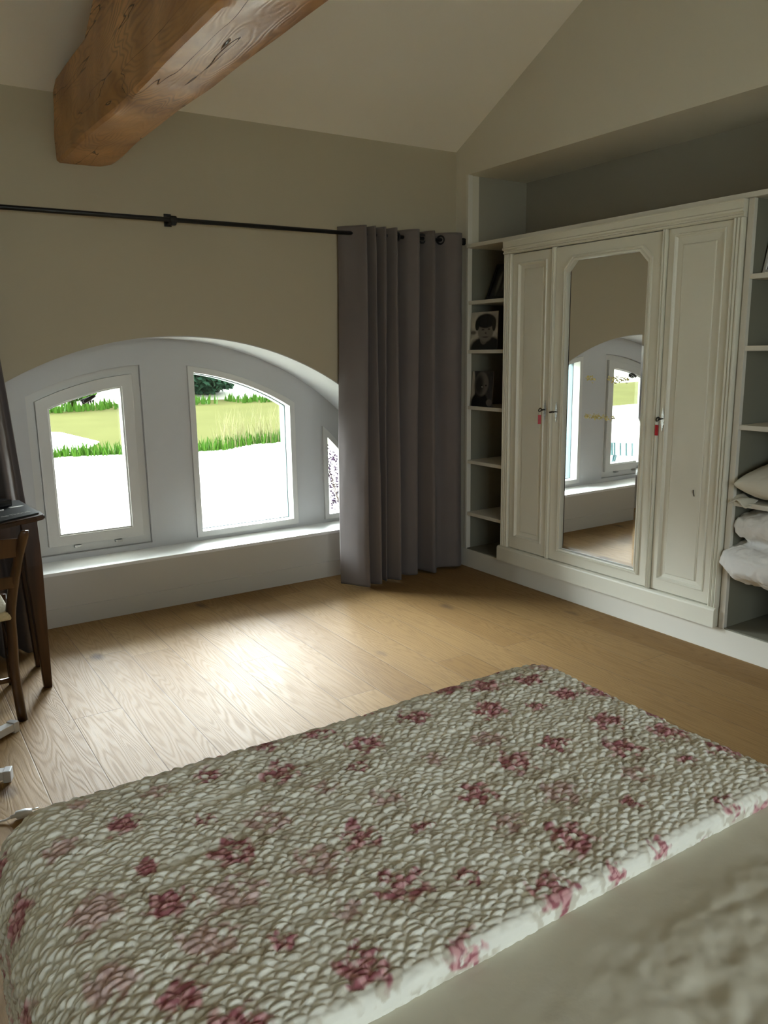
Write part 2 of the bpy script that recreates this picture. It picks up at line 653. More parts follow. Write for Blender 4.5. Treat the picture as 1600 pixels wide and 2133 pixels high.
def vnoise(x, y, seed=0):
    """smooth 2-D value noise, numpy"""
    xi, yi = np.floor(x).astype(int), np.floor(y).astype(int)
    xf, yf = x - xi, y - yi
    sx, sy = xf * xf * (3 - 2 * xf), yf * yf * (3 - 2 * yf)

    def h(a, b):
        v = np.sin(a * 127.1 + b * 311.7 + seed * 74.7) * 43758.5453
        return v - np.floor(v)
    return (h(xi, yi) * (1 - sx) + h(xi + 1, yi) * sx) * (1 - sy) + (h(xi, yi + 1) * (1 - sx) + h(xi + 1, yi + 1) * sx) * sy


def fbm(x, y, seed=0, o=4):
    s, a, t = 0, 1, 0
    for i in range(o):
        s = s + a * vnoise(x * 2 ** i, y * 2 ** i, seed + i)
        t += a
        a *= 0.5
    return s / t


def smoothstep(a, b, x):
    t = np.clip((x - a) / (b - a), 0, 1)
    return t * t * (3 - 2 * t)


# ================================================================== THE SETTING
XL, YB = -5.2, -6.4                      # left wall, back wall
ZC, SL, YR = 2.655, 0.5, -3.2            # eaves height, roof slope, ridge
ZR = ZC - SL * YR
struct = lambda o: tag(o, kind='structure')

struct(box('floor', (XL - 0.2, YB - 0.2, -0.12), (0.6, 0.62, 0.0), M_FLOOR, bev=0))

# arch in the window wall
ACX, AR, AZ = -1.87, 1.82, 1.537
AJ = 1.40                                # half width of the opening
def arc(cx, rad, top, x0, x1, n, dz=0.0):
    return [(x, top + dz - rad + math.sqrt(max(rad * rad - (x - cx) ** 2, 0))) for x in
            [x0 + (x1 - x0) * i / (n - 1) for i in range(n)]]
arch_pts = arc(ACX, AR, AZ, ACX - AJ, ACX + AJ, 49)
outer = [(XL, 0), (ACX - AJ, 0)] + arch_pts + [(ACX + AJ, 0), (0.0, 0), (0.0, ZC + 0.02), (XL, ZC + 0.02)]
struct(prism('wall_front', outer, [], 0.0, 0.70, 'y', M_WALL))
# white plaster lining of the arch (thin skin on the reveal)
ri = arc(ACX, AR - 0.004, AZ - 0.004, ACX - AJ + 0.004, ACX + AJ - 0.004, 49)
V, F_ = [], []
path = [(ACX - AJ + 0.004, 0.0)] + ri + [(ACX + AJ - 0.004, 0.0)]
for (x, z) in path:
    V += [(x, -0.0015, z), (x, 0.449, z)]
for i in range(len(path) - 1):
    F_.append((2 * i, 2 * i + 1, 2 * i + 3, 2 * i + 2))
n0 = len(V)
patho = [(ACX - AJ - 0.001, 0.0)] + arc(ACX, AR + 0.001, AZ + 0.001, ACX - AJ - 0.001, ACX + AJ + 0.001, 49) + [(ACX + AJ + 0.001, 0.0)]
for (x, z) in patho:
    V += [(x, -0.0015, z)]
for i in range(len(path) - 1):
    F_.append((2 * i, 2 * i + 2, n0 + i + 1, n0 + i))
lining = mesh('trim_1', V, F_, M_REVEAL)
struct(lining)

# infill panel with the window openings
YI = 0.45
WIN = {
    'middle': (-1.672, -0.972, 0.325),
    'left': (-2.577, -1.95, 0.372),
    'right': (-0.772, -0.50, 0.325),
    'far': (-3.24, -2.97, 0.325),
}
def win_top(x, d):       # concentric with the arch, d below it
    return AZ - AR + math.sqrt(max((AR - d) ** 2 - (x - ACX) ** 2, 0))
def win_poly(x0, x1, z0, d, n=13):
    top = [(x0 + (x1 - x0) * i / (n - 1)) for i in range(n)]
    return [(x0, z0), (x1, z0)] + [(x, win_top(x, d)) for x in reversed(top)]
D_TOP = 0.150
holes = []
holes.append(win_poly(-1.672, -0.972, 0.325, D_TOP))
holes.append(win_poly(-2.577, -1.95, 0.335, D_TOP))
holes.append(win_poly(-0.772, -0.56, 0.325, D_TOP + 0.01))
holes.append(win_poly(-3.18, -2.95, 0.325, D_TOP + 0.01))
outer = [(ACX - AJ, 0.0), (ACX + AJ, 0.0)] + [(x, z) for x, z in reversed(arch_pts)]
struct(prism('wall_infill', outer, holes, YI, 0.62, 'y', M_REVEAL))
# box below the windows: front panel, sill board, skirting
struct(box('wall_under_sill', (ACX - AJ, 0.2, 0.0), (ACX + AJ, YI, 0.285), M_SKIRT, bev=0))
struct(box('trim_2', (ACX - AJ + 0.005, 0.195, 0.285), (ACX + AJ - 0.005, YI, 0.3035), M_WHITE, bev=0.002))
struct(box('baseboard_front', (ACX - AJ + 0.005, 0.192, 0.0), (ACX + AJ - 0.005, 0.2, 0.102), M_SKIRT, bev=0.0015))

# right (gable) wall with alcove
YN0, YN1, ZS = -0.105, -2.62, 2.503
gable = [(0.0, 0.0), (YB, 0.0), (YB, ZC), (YR, ZR), (0.0, ZC)]
hole = [(YN0, 0.0), (YN1, 0.0), (YN1, ZS), (YN0, ZS)]
outer = [(0.02, 0.0), (YN0, 0.0), (YN0, ZS), (YN1, ZS), (YN1, 0.0), (YB, 0.0), (YB, ZC + 0.4), (YR, ZR + 0.4), (0.02, ZC + 0.4)]
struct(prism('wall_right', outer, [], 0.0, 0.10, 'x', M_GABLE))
# alcove: back, sides, soffit
struct(box('wall_alcove_back', (0.50, YN1 - 0.1, 0.0), (0.58, YN0 + 0.1, ZS + 0.1), M_NICHE_SHADED, bev=0))
struct(box('wall_alcove_left', (0.0995, YN0, 0.0), (0.50, YN0 + 0.08, ZS + 0.1), M_NICHE_SHADED, bev=0))
struct(box('wall_alcove_right', (0.0995, YN1 - 0.08, 0.0), (0.50, YN1, ZS + 0.1), M_NICHE_SHADED, bev=0))
struct(box('ceiling_alcove', (0.0995, YN1, ZS), (0.50, YN0, ZS + 0.08), M_GABLE, bev=0))
struct(box('trim_3', (-0.004, YN0 - 0.022, 0.122), (0.03, YN0, ZS - 0.001), M_SHELF, bev=0.0015))
# plinth under the built-in wardrobe
struct(box('baseboard_right', (-0.004, YN1, 0.0), (0.50, -0.0, 0.122), M_SHELF, bev=0.0015))
struct(box('baseboard_right_return', (-0.018, YB, 0.0), (0.0, YN1 - 0.001, 0.122), M_SHELF, bev=0.0015))

# left wall with a window, back wall, ceilings
prof = [(0.7, 0.0), (YB, 0.0), (YB, ZC + 0.4), (YR, ZR + 0.4), (0.7, ZC + 0.4)]
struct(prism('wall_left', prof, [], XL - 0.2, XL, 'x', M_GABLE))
# back wall (behind the camera) with an unseen window, placed and sized to light the ceiling
wb0, wb1, wbz0, wbz1 = -3.90, -1.50, 0.70, 2.20
struct(prism('wall_back', [(XL - 0.2, 0.0), (0.1, 0.0), (0.1, ZC + 0.05), (XL - 0.2, ZC + 0.05)],
             [[(wb0, wbz0), (wb1, wbz0), (wb1, wbz1), (wb0, wbz1)]], YB - 0.2, YB, 'y', M_GABLE))
bm = bmesh.new()
for lo, hi in (((wb0, wbz0), (wb0 + .07, wbz1)), ((wb1 - .07, wbz0), (wb1, wbz1)), ((wb0 + .07, wbz0), (wb1 - .07, wbz0 + .07)),
               ((wb0 + .07, wbz1 - .07), (wb1 - .07, wbz1)), ((-2.73, wbz0 + .07), (-2.67, wbz1 - .07))):
    add_box(bm, (lo[0], YB - 0.14, lo[1]), (hi[0], YB - 0.08, hi[1]), 0.003)
w3 = struct(from_bm('window_3', bm, M_FRAME))
box('pane', (wb0 + .06, YB - 0.112, wbz0 + .06), (wb1 - .06, YB - 0.108, wbz1 - .06), M_GLASS, w3, bev=0)
def roof(name, y0, z0, y1, z1):
    V = [(XL - 0.2, y0, z0), (0.12, y0, z0), (0.12, y1, z1), (XL - 0.2, y1, z1)]
    V += [(a, b, c + 0.12) for a, b, c in V]
    F_ = [(0, 1, 2, 3), (4, 5, 6, 7), (0, 1, 5, 4), (1, 2, 6, 5), (2, 3, 7, 6), (3, 0, 4, 7)]
    return struct(mesh(name, V, F_, M_CEIL))
roof('ceiling', 0.0, ZC, YR, ZR)
roof('ceiling_back', YR, ZR, YB - 0.2, ZC - 0.1)

# unseen eaves added outside the window wall to cut off the high sky
struct(prism('eaves_sky_block', [(0.70, 2.25), (1.75, 2.02), (1.80, 2.16), (0.70, 2.50)], [], -7.0, 1.2, 'x', M_WHITE))


# ================================================================== WINDOWS
def ring_frame(name, x0, x1, z0, d, w, ya, yb, m, parent=None, wb=None, step=None):
    """arched frame ring: outer opening inset by w; optional splayed inner edge"""
    wb = w if wb is None else wb
    o_ = win_poly(x0, x1, z0, d)
    i_ = win_poly(x0 + w, x1 - w, z0 + wb, d + w)
    rings = [[(x, yb, z) for x, z in o_], [(x, ya, z) for x, z in o_], [(x, ya, z) for x, z in i_], [(x, yb, z) for x, z in i_]]
    rings.append(rings[0])
    V, k = [], len(o_)
    for rg in rings[:4]:
        V += rg
    F_ = []
    for i in range(4):
        for j in range(k):
            a, b = i * k + j, i * k + (j + 1) % k
            c, d_ = ((i + 1) % 4) * k + (j + 1) % k, ((i + 1) % 4) * k + j
            F_.append((a, b, c, d_))
    o = mesh(name, V, F_, m, parent)
    bv = o.modifiers.new('soft', 'BEVEL')
    bv.width = 0.002
    bv.segments = 2
    bv.limit_method = 'ANGLE'
    return o
def pane(x0, x1, z0, d, y, parent):
    p_ = win_poly(x0, x1, z0, d)
    return prism('pane', p_, [], y - 0.002, y + 0.002, 'y', M_GLASS, parent)

# middle fixed light
w = struct(ring_frame('window_1', -1.671, -0.973, 0.326, D_TOP + 0.001, 0.036, 0.437, 0.545, M_FRAME))
pane(-1.66, -0.985, 0.34, D_TOP + 0.012, 0.525, w)
ring_frame('glazing_spacer', -1.637, -1.007, 0.360, D_TOP + 0.036, 0.006, 0.512, 0.585,
           mat('spacer', (0.10, 0.16, 0.17), 0.4), w)
# left hopper window: recessed surround, fixed frame, opening sash, handle, hinges
w = struct(ring_frame('window_2', -2.576, -1.951, 0.336, D_TOP + 0.001, 0.045, 0.475, 0.56, M_FRAME, wb=0.05))
sash = ring_frame('window_sash', -2.530, -1.997, 0.385, D_TOP + 0.046, 0.062, 0.452, 0.53, M_FRAME, w, wb=0.058)
ring_frame('glazing_bead', -2.469, -2.058, 0.442, D_TOP + 0.107, 0.010, 0.462, 0.52, M_FRAME, sash)
pane(-2.465, -2.062, 0.448, D_TOP + 0.112, 0.510, sash)
bm = bmesh.new()
for hx in (-2.375, -2.145):
    add_box(bm, (hx - 0.020, 0.446, 0.366), (hx + 0.020, 0.476, 0.380), 0.003)
    add_tube(bm, [(hx - 0.004, 0.444, 0.373), (hx + 0.012, 0.444, 0.373)], 0.006)
from_bm('hinge', bm, M_STEEL, w)
bm = bmesh.new()
hx, hz = -2.262, 1.197
mt = Matrix.Translation((hx, 0.440, hz)) @ Matrix.Rotation(-0.33, 4, 'Y')
add_box(bm, (-0.028, 0.0, -0.014), (0.028, 0.012, 0.014), 0.006, 3, mt)
add_tube(bm, [mt @ Vector((-0.012, 0.0, 0)), mt @ Vector((-0.012, -0.03, 0.002))], 0.010)
add_tube(bm, [mt @ Vector(p) for p in ((-0.018, -0.03, 0), (0.01, -0.034, 0.006), (0.032, -0.030, 0.010), (0.048, -0.026, 0.008))], [0.012, 0.011, 0.010, 0.007])
for i in range(3):
    add_tube(bm, [mt @ Vector((-0.004 + i * 0.013, -0.024, -0.016)), mt @ Vector((0.002 + i * 0.013, -0.030, -0.006))], 0.004, 8)
from_bm('window_handle', bm, M_DARKSTEEL, w, smooth=True)
# small outer lights of the arch
w = struct(ring_frame('window_4', -0.771, -0.561, 0.326, D_TOP + 0.011, 0.034, 0.437, 0.545, M_FRAME))
pane(-0.76, -0.575, 0.34, D_TOP + 0.02, 0.525, w)
w = struct(ring_frame('window_5', -3.179, -2.951, 0.326, D_TOP + 0.011, 0.034, 0.437, 0.545, M_FRAME))
pane(-3.17, -2.96, 0.34, D_TOP + 0.02, 0.525, w)

# ================================================================== OUTSIDE
GZ = -0.4
M_LAWN = mat('whitened_ground', (0.60, 0.585, 0.50), 0.9, var=(0.6, 0.10), bump=(40, 0.3, 0.02))  # lawn whitened for overexposure and to bounce light up to the ceiling
M_GRASSY = mat('dry_bank_grass', (0.33, 0.34, 0.24), 0.9, var=(1.5, 0.15))
M_REED = mat('reed_green', (0.050, 0.125, 0.012), 0.8, spec=0.1, var=(3, 0.3))
M_REEDP = mat('reed_plume', (0.20, 0.19, 0.09), 0.8, spec=0.1)
M_TREE = mat('far_foliage', (0.022, 0.060, 0.032), 0.8, spec=0.1, var=(1.2, 0.5))
M_WATER = mat('pond_reflection_olive', (0.074, 0.074, 0.027), 0.7, spec=0.03, bump=(3, 0.08, 0.02), var=(0.5, 0.2))  # matte olive stands in for the tree bank mirrored in the water
M_WATER.node_tree.nodes['Principled BSDF'].inputs['IOR'].default_value = 1.02
# the ground: lawn edge runs along the pond
edge = [(-14, 13.0), (-6, 12.2), (-0.2, 11.3), (1.5, 10.6), (2.4, 10.4), (3.2, 10.9), (4.2, 10.9), (6, 11.5), (9, 13.5), (16, 17), (40, 20)]
lawn = [(-40, 0.75), (40, 0.75)] + edge[::-1] + [(-40, 14)]
tag(prism('lawn', lawn, [], GZ - 0.4, GZ, 'z', M_LAWN), 'pale sunlit lawn between the windows and the pond', 'lawn', kind='structure')
tag(prism('pond', [(-60, 9.5), (60, 9.5), (60, 40), (-60, 40)], [], GZ - 0.5, GZ - 0.16, 'z', M_WATER),
    'pond painted olive as its bank reflection beyond the lawn', 'pond', kind='structure')
tag(prism('unseen_back_yard', [(-40, -40), (40, -40), (40, -6.7), (-40, -6.7)], [], GZ - 0.4, GZ, 'z', M_LAWN), 'unseen yard behind the house, whitened to bounce light inside', 'yard', kind='structure')  # unseen ground kept pale so it throws light up through the back window
bank_y = 26.5
V, F_ = [], []
nx_, ny_ = 60, 12
for j in range(ny_):
    for i in range(nx_):
        x = -60 + 160 * i / (nx_ - 1)
        t = j / (ny_ - 1)
        y = bank_y + 1.5 * math.sin(x * 0.25) + t * 60
        z = GZ - 0.3 + (1 - math.exp(-t * 14)) * 0.75 - 0.1 * t
        V.append((x, y, z))
for j in range(ny_ - 1):
    for i in range(nx_ - 1):
        a = j * nx_ + i
        F_.append((a, a + 1, a + 1 + nx_, a + nx_))
tag(mesh('far_bank', V, F_, M_GRASSY, smooth=True), 'pale grassy bank on the far side of the pond', 'bank', kind='structure')

def blades(name, spots, h0, h1, m, parent=None, width=0.02):
    V, F_ = [], []
    for (x, y, z) in spots:
        h = random.uniform(h0, h1)
        a = random.uniform(0, PI)
        lean = random.uniform(-0.3, 0.3) * h
        ly = random.uniform(-0.2, 0.2) * h
        dx, dy = math.cos(a) * width, math.sin(a) * width
        b = len(V)
        V += [(x - dx, y - dy, z), (x + dx, y + dy, z), (x + lean * .4 + dx * .7, y + ly * .4 + dy * .7, z + h * .55),
              (x + lean * .4 - dx * .7, y + ly * .4 - dy * .7, z + h * .55), (x + lean, y + ly, z + h)]
        F_ += [(b, b + 1, b + 2, b + 3), (b + 3, b + 2, b + 4)]
    return mesh(name, V, F_, m, parent)
def edge_spot(lo, hi):
    x = random.uniform(lo, hi)
    for (x0, y0), (x1, y1) in zip(edge, edge[1:]):
        if x0 <= x <= x1:
            y = y0 + (y1 - y0) * (x - x0) / (x1 - x0)
            return x, y + random.uniform(-0.15, 0.45), GZ - 0.08
    return x, 13, GZ
sp = []
for _ in range(5200):
    x = random.uniform(-7, 9)
    if 0.9 < x < 2.0 and random.random() < 0.45:
        continue
    s_ = edge_spot(x, x + 0.01)
    sp.append(s_)
tag(blades('pond_edge_grass', sp, 0.10, 0.36, M_REED), 'bright green grass along the pond edge', 'grass', kind='stuff')
sp = [edge_spot(2.3, 4.4) for _ in range(170)]
rd = blades('pond_reeds', sp, 0.45, 0.95, M_REEDP, width=0.011)
tag(rd, 'tall pale reeds at the pond edge right of centre', 'reeds', kind='stuff')

def tree(name, x, y, z, R_, H, m, n, label, leaf=0.3, group=None, seed=1):
    rr = random.Random(seed)
    root = empty(name, (x, y, z))
    tag(root, label, 'tree', group)
    V, F_ = [], []
    for _ in range(n):
        u_, v_, w_ = rr.gauss(0, 1), rr.gauss(0, 1), rr.gauss(0, 1)
        l = math.sqrt(u_ * u_ + v_ * v_ + w_ * w_)
        q = rr.uniform(0.55, 1.0)
        c = Vector((u_ / l * R_ * q, v_ / l * R_ * q, H * 0.42 + w_ / l * H * 0.5 * q))
        a = Vector((rr.uniform(-1, 1), rr.uniform(-1, 1), rr.uniform(-1, 1))).normalized() * leaf
        b = a.orthogonal().normalized() * leaf * 0.6
        k = len(V)
        V += [c - a, c + b, c + a, c - b]
        F_.append((k, k + 1, k + 2, k + 3))
    mesh('foliage', V, F_, m, root)
    tube('trunk', [(0, 0, -0.3), (0.05, 0, H * 0.3), (0, 0.1, H * 0.6)], [0.08 * R_, 0.06 * R_, 0.02 * R_], M_WALNUT, root)
    return root
# far bank trees: their positions are on the far side of the water
tree('bank_tree', 9.6, 31.0, -0.25, 2.0, 2.0, M_TREE, 4200, 'dark green tree on the far bank seen through the middle window', 0.16, seed=3)
tree('bank_tree', 13.4, 35.0, -0.15, 1.0, 0.7, M_TREE, 2200, 'smaller dark tree on the far bank right of the first tree', 0.15, seed=4)
tree('bank_shrub', 12.2, 28.6, -0.15, 0.5, 0.5, M_GRASSY, 400, 'low yellow green shrub on the far bank', 0.10, seed=5)
tree('bank_shrub', 3.3, 27.6, -0.2, 1.0, 0.9, M_REED, 900, 'low green shrub on the far bank seen through the left window', 0.14, seed=6)
# clumps growing in the shallow water give the pond its ragged far edge
root = prism('pond_sky_reflection', [(-3.2, 12.8), (-1.8, 12.3), (0.15, 12.6), (1.15, 14.8), (0.9, 17.8), (-0.8, 19.5), (-4, 19.0)], [], GZ - 0.4, GZ - 0.13, 'z', M_LAWN)  # flat pale patch standing for the bright sky mirrored in the pond
tag(root, 'pale patch painted as sky mirrored in the pond, seen through the left window', 'pond_sky_reflection', kind='structure')

sp = [(x, 26.2 + 1.5 * math.sin(x * 0.25) + random.uniform(-1.6, 0.8), GZ - 0.2) for x in [random.uniform(-6, 22) for _ in range(2600)] if vnoise(np.array(x * 0.9), np.array(0.5), 3) > 0.35]
tag(blades('far_shore_grass', sp, 0.15, 0.45, M_REED, width=0.05), 'ragged green grass along the far shore of the pond', 'grass', kind='stuff')
# purple-leaved shrub near the right window
M_PURPLE = mat('purple_leaves', (0.030, 0.012, 0.034), 0.7, spec=0.1, var=(30, 0.5))
rr = random.Random(8)
root = tag(empty('purple_shrub', (0.68, 2.6, GZ)), 'purple leaved shrub outside the small right window', 'shrub')
V, F_ = [], []
stems = []
for s_ in range(24):
    p0 = Vector((0, 0, 0))
    tip = Vector((rr.uniform(-0.36, 0.5), rr.uniform(-0.3, 0.3), rr.uniform(0.7, 1.5)))
    pts = [p0, tip * 0.5 + Vector((rr.uniform(-.05, .05), 0, 0.1)), tip]
    stems.append(pts)
    for k_ in range(90):
        t = rr.uniform(0.3, 1.05)
        c = p0.lerp(tip, t) + Vector((rr.gauss(0, .055), rr.gauss(0, .055), rr.gauss(0, .05)))
        a = Vector((rr.uniform(-1, 1), rr.uniform(-1, 1), rr.uniform(-1, 1))).normalized() * 0.020
        b = a.orthogonal().normalized() * 0.012
        k = len(V)
        V += [c - a, c + b, c + a, c - b]
        F_.append((k, k + 1, k + 2, k + 3))
mesh('foliage', V, F_, M_PURPLE, root)
bm = bmesh.new()
for pts in stems:
    add_tube(bm, pts, [0.006, 0.004, 0.001], 5)
from_bm('stem', bm, M_WALNUT, root)

# garden chairs on the pale ground (seen in the wardrobe mirror)
M_TEAL = mat('teal_garden_metal', (0.03, 0.085, 0.10), 0.4)
def garden_chair(x, y, rz, label):
    t_ = tag(empty('garden_chair', (x, y, GZ), rz), label, 'garden chair')
    t_.scale = (1.3, 1.3, 0.45)
    bm = bmesh.new()
    add_box(bm, (-0.23, -0.22, 0.42), (0.23, 0.22, 0.445), 0.01)
    from_bm('seat', bm, M_TEAL, t_)
    bm = bmesh.new()
    for i in range(7):
        xx = -0.2 + i * 0.4 / 6
        add_tube(bm, [(xx, 0.22, 0.45), (xx, 0.30, 0.9)], 0.014, 6)
    add_tube(bm, [(-0.23, 0.22, 0.43), (-0.23, 0.31, 0.9), (-0.1, 0.32, 0.95), (0.1, 0.32, 0.95), (0.23, 0.31, 0.9), (0.23, 0.22, 0.43)], 0.016, 8)
    from_bm('backrest', bm, M_TEAL, t_)
    for sx in (-1, 1):
        for sy in (-1, 1):
            tube('leg', [(sx * 0.21, sy * 0.2, 0.43), (sx * 0.24, sy * 0.25, 0.0)], 0.014, M_TEAL, t_, seg=8)
garden_chair(-5.7, 4.2, 0.6, 'low teal garden chair outside, left one seen in the mirror')
garden_chair(-6.75, 4.1, -2.2, 'low teal garden chair outside, right one seen in the mirror')

# ================================================================== BEAMS
def beam():
    ny, per = 90, []
    key = [(-2.388, 2.690), (-2.392, 2.58), (-2.402, 2.46), (-2.400, 2.352), (-2.385, 2.342), (-2.30, 2.345), (-2.20, 2.350), (-2.15, 2.362),
           (-2.085, 2.43), (-2.062, 2.47), (-2.058, 2.58), (-2.06, 2.69)]
    # densify
    pts = []
    for i in range(len(key)):
        a, b = Vector(key[i]), Vector(key[(i + 1) % len(key)])
        n = max(1, int((b - a).length / 0.02))
        for j in range(n):
            pts.append(a.lerp(b, j / n))
    k = len(pts)
    V, F_ = [], []
    L_ = 5.2
    for j in range(ny * 2 + 1):
        y = 0.02 - L_ * j / (ny * 2)
        s0 = min(1.0, max(0.0, (-y - 0.05) / 0.3))       # waney right edge starts away from the wall
        for p in pts:
            x, z = p
            if x > -2.19 and z < 2.47:
                # near the wall the section is narrower, squared
                tx = min(x, -2.098)
                tz = z if z < 2.37 else 2.357 + (z - 2.37) * 1.6
                x = tx * (1 - s0) + x * s0
                z = tz * (1 - s0) + z * s0
            nx = float(vnoise(np.array(y * 3.1 + z * 3), np.array(x * 9.0 + 3.0), 2)) - 0.5
            nz = float(vnoise(np.array(y * 2.3 + x * 5), np.array(z * 7.0 + 9.0), 5)) - 0.5
            n2_ = float(vnoise(np.array(y * 9.1), np.array(x * 11 + z * 13.0), 6)) - 0.5
            a_ = 0.006 + 0.010 * s0
            # scooped axe marks along the lower left arris
            ed = math.exp(-((x + 2.39) / 0.06) ** 2 - ((z - 2.35) / 0.07) ** 2)
            w_ = ed * s0 * (0.022 * math.sin(y * 5.0 + 0.8) + 0.012 * math.sin(y * 11.0))
            V.append((x + nx * a_ + n2_ * 0.004 * s0 + max(w_, 0), y, z + nz * a_ + n2_ * 0.004 * s0 + max(w_, 0) * 0.6))
    m_ = ny * 2
    for j in range(m_):
        for i in range(k):
            a, b = j * k + i, j * k + (i + 1) % k
            F_.append((a, b, b + k, a + k))
    F_.append(tuple(range(k)))
    F_.append(tuple(range(m_ * k, (m_ + 1) * k)))
    o = mesh('tie_beam', V, F_, M_BEAM, smooth=True)
    o.data.set_sharp_from_angle(angle=math.radians(28))
    tag(o, 'rough hewn oak tie beam running out from the window wall', 'beam')
beam()
# principal rafter rising from the top of the tie beam, parallel to the ceiling
V = []
for (y, z) in ((-0.50, 2.672), (-0.62, 2.735), (-3.15, 3.995), (-3.15, 3.78), (-1.05, 2.70), (-0.95, 2.672)):
    pass
prof = [(-0.54, 2.701), (-0.56, 2.710), (-3.15, 3.995), (-3.15, 3.74), (-1.05, 2.71), (-1.0, 2.701)]
raf = prism('rafter', prof, [], -2.372, -2.12, 'x', M_BEAM)
raf.modifiers.new('soft', 'BEVEL').width = 0.01
tag(raf, 'oak rafter rising from the tie beam under the sloping ceiling', 'beam')

# ================================================================== CURTAIN ROD
rod_y, rod_z = -0.083, 2.111
root = tag(empty('curtain_rod', (-1.9, rod_y, rod_z)), 'black metal curtain rod above the arched windows', 'curtain rod')
T = Vector(root.location)
def local(v):
    return tuple(Vector(v) - T)
tube('rod', [local((-4.3, rod_y, rod_z)), local((-0.004, rod_y, rod_z))], 0.0115, M_BLACK, root, 16)
bm = bmesh.new()
add_tube(bm, [local((-0.012, rod_y, rod_z)), local((-0.0, rod_y, rod_z))], 0.022, 16)
from_bm('end_cup', bm, M_BLACK, root, smooth=False)
bm = bmesh.new()
add_box(bm, local((-1.90, -0.006, 2.088)), local((-1.862, 0.0, 2.150)), 0.002)
add_box(bm, local((-1.888, rod_y - 0.012, 2.094)), local((-1.874, -0.003, 2.101)), 0.001)
add_tube(bm, [local((-1.898, rod_y, rod_z)), local((-1.864, rod_y, rod_z))], 0.019, 16)
add_box(bm, local((-1.893, rod_y - 0.016, 2.084)), local((-1.869, rod_y + 0.014, 2.103)), 0.002)
from_bm('bracket', bm, M_BLACK, root)


# ================================================================== CURTAINS
def catmull(P, n):
    P = [np.array(p, float) for p in P]
    P = [2 * P[0] - P[1]] + P + [2 * P[-1] - P[-2]]
    out = []
    for i in range(1, len(P) - 2):
        for j in range(n):
            t = j / n
            a, b, c, d = P[i - 1], P[i], P[i + 1], P[i + 2]
            out.append(0.5 * ((2 * b) + (-a + c) * t + (2 * a - 5 * b + 4 * c - d) * t * t + (-a + 3 * b - 3 * c + d) * t ** 3))
    out.append(P[-2])
    return np.array(out)

def curtain(name, top, bot, label, eyelets, zt=2.152, zb=0.014, seed=1):
    A, B = catmull(top, 12), catmull(bot, 12)
    nz = 110
    P = np.zeros((nz, len(A), 3))
    s = np.arange(len(A)) / len(A)
    for j in range(nz):
        t = j / (nz - 1)                 # 0 top .. 1 bottom
        e = smoothstep(0.0, 0.9, np.array(t))
        w_ = A * (1 - e) + B * e
        P[j, :, :2] = w_
        P[j, :, 0] += 0.012 * (fbm(s * 14 + 3, np.full_like(s, t * 2.5), seed) - 0.5) * min(1, t * 6) + 0.0
        P[j, :, 1] += 0.016 * (fbm(s * 10 + 9, np.full_like(s, t * 3.0), seed + 7) - 0.5) * min(1, t * 6)
        P[j, :, 2] = zt + (zb - zt) * t
        if j == nz - 1:
            P[j, :, 2] += 0.006 * np.sin(s * 30)
    o = grid_mesh(name, P, M_CURT)
    sd = o.modifiers.new('cloth', 'SOLIDIFY')
    sd.thickness = 0.004
    sd.offset = 0
    tag(o, label, 'curtain')
    for (ex, ang) in eyelets:
        bm = bmesh.new()
        add_torus(bm, (0, 0, 0), 0.024, 0.0065, 'x')
        e = from_bm('eyelet', bm, M_BLACK, o, smooth=True)
        e.location = (ex, rod_y, rod_z)
        e.rotation_euler = (0, 0, ang)
    return o
top_r = [(-0.885, -0.020), (-0.862, -0.060), (-0.812, -0.105), (-0.775, -0.155), (-0.757, -0.120), (-0.742, -0.045), (-0.722, -0.100), (-0.705, -0.150), (-0.690, -0.090),
         (-0.672, -0.045), (-0.655, -0.100), (-0.635, -0.150), (-0.612, -0.090), (-0.598, -0.040), (-0.580, -0.100), (-0.560, -0.150), (-0.530, -0.110), (-0.505, -0.060), (-0.49, -0.03),
         (-0.455, -0.110), (-0.405, -0.155), (-0.385, -0.12), (-0.372, -0.040), (-0.352, -0.018), (-0.320, -0.080), (-0.290, -0.150), (-0.262, -0.12), (-0.235, -0.045),
         (-0.205, -0.05), (-0.165, -0.115), (-0.110, -0.150), (-0.060, -0.135), (-0.040, -0.075), (-0.03, -0.03)]
bot_r = [(-0.925, -0.030), (-0.905, -0.080), (-0.865, -0.165), (-0.828, -0.205), (-0.806, -0.150), (-0.795, -0.065), (-0.772, -0.120), (-0.728, -0.190), (-0.712, -0.120),
         (-0.700, -0.050), (-0.672, -0.100), (-0.662, -0.150), (-0.655, -0.100), (-0.652, -0.040), (-0.632, -0.120), (-0.590, -0.195), (-0.560, -0.150), (-0.535, -0.080), (-0.51, -0.04),
         (-0.47, -0.100), (-0.415, -0.130), (-0.390, -0.09), (-0.380, -0.030), (-0.362, -0.018), (-0.335, -0.080), (-0.300, -0.160), (-0.262, -0.13), (-0.225, -0.08),
         (-0.195, -0.085), (-0.150, -0.125), (-0.100, -0.150), (-0.050, -0.125), (-0.03, -0.075), (-0.022, -0.03)]
curtain('curtain', top_r, bot_r, 'gathered mauve grey eyelet curtain right of the windows in the corner',
        [(-0.826, 0.9), (-0.520, 0.75), (-0.325, 0.9), (-0.185, 0.6)])
top_l, bot_l = [], []
for i in range(34):
    s_ = i / 33
    ph = i * PI / 2
    top_l.append((-2.775 - 0.80 * s_, -0.083 + 0.070 * math.sin(ph + 0.6)))
    bot_l.append((-2.690 - 0.92 * s_, -0.100 + 0.072 * math.sin(ph + 0.6)))
curtain('curtain', top_l, bot_l, 'dark gathered curtain at the left edge behind the desk', [(-2.79 - 0.16 * i, 0.5) for i in range(5)], seed=5)


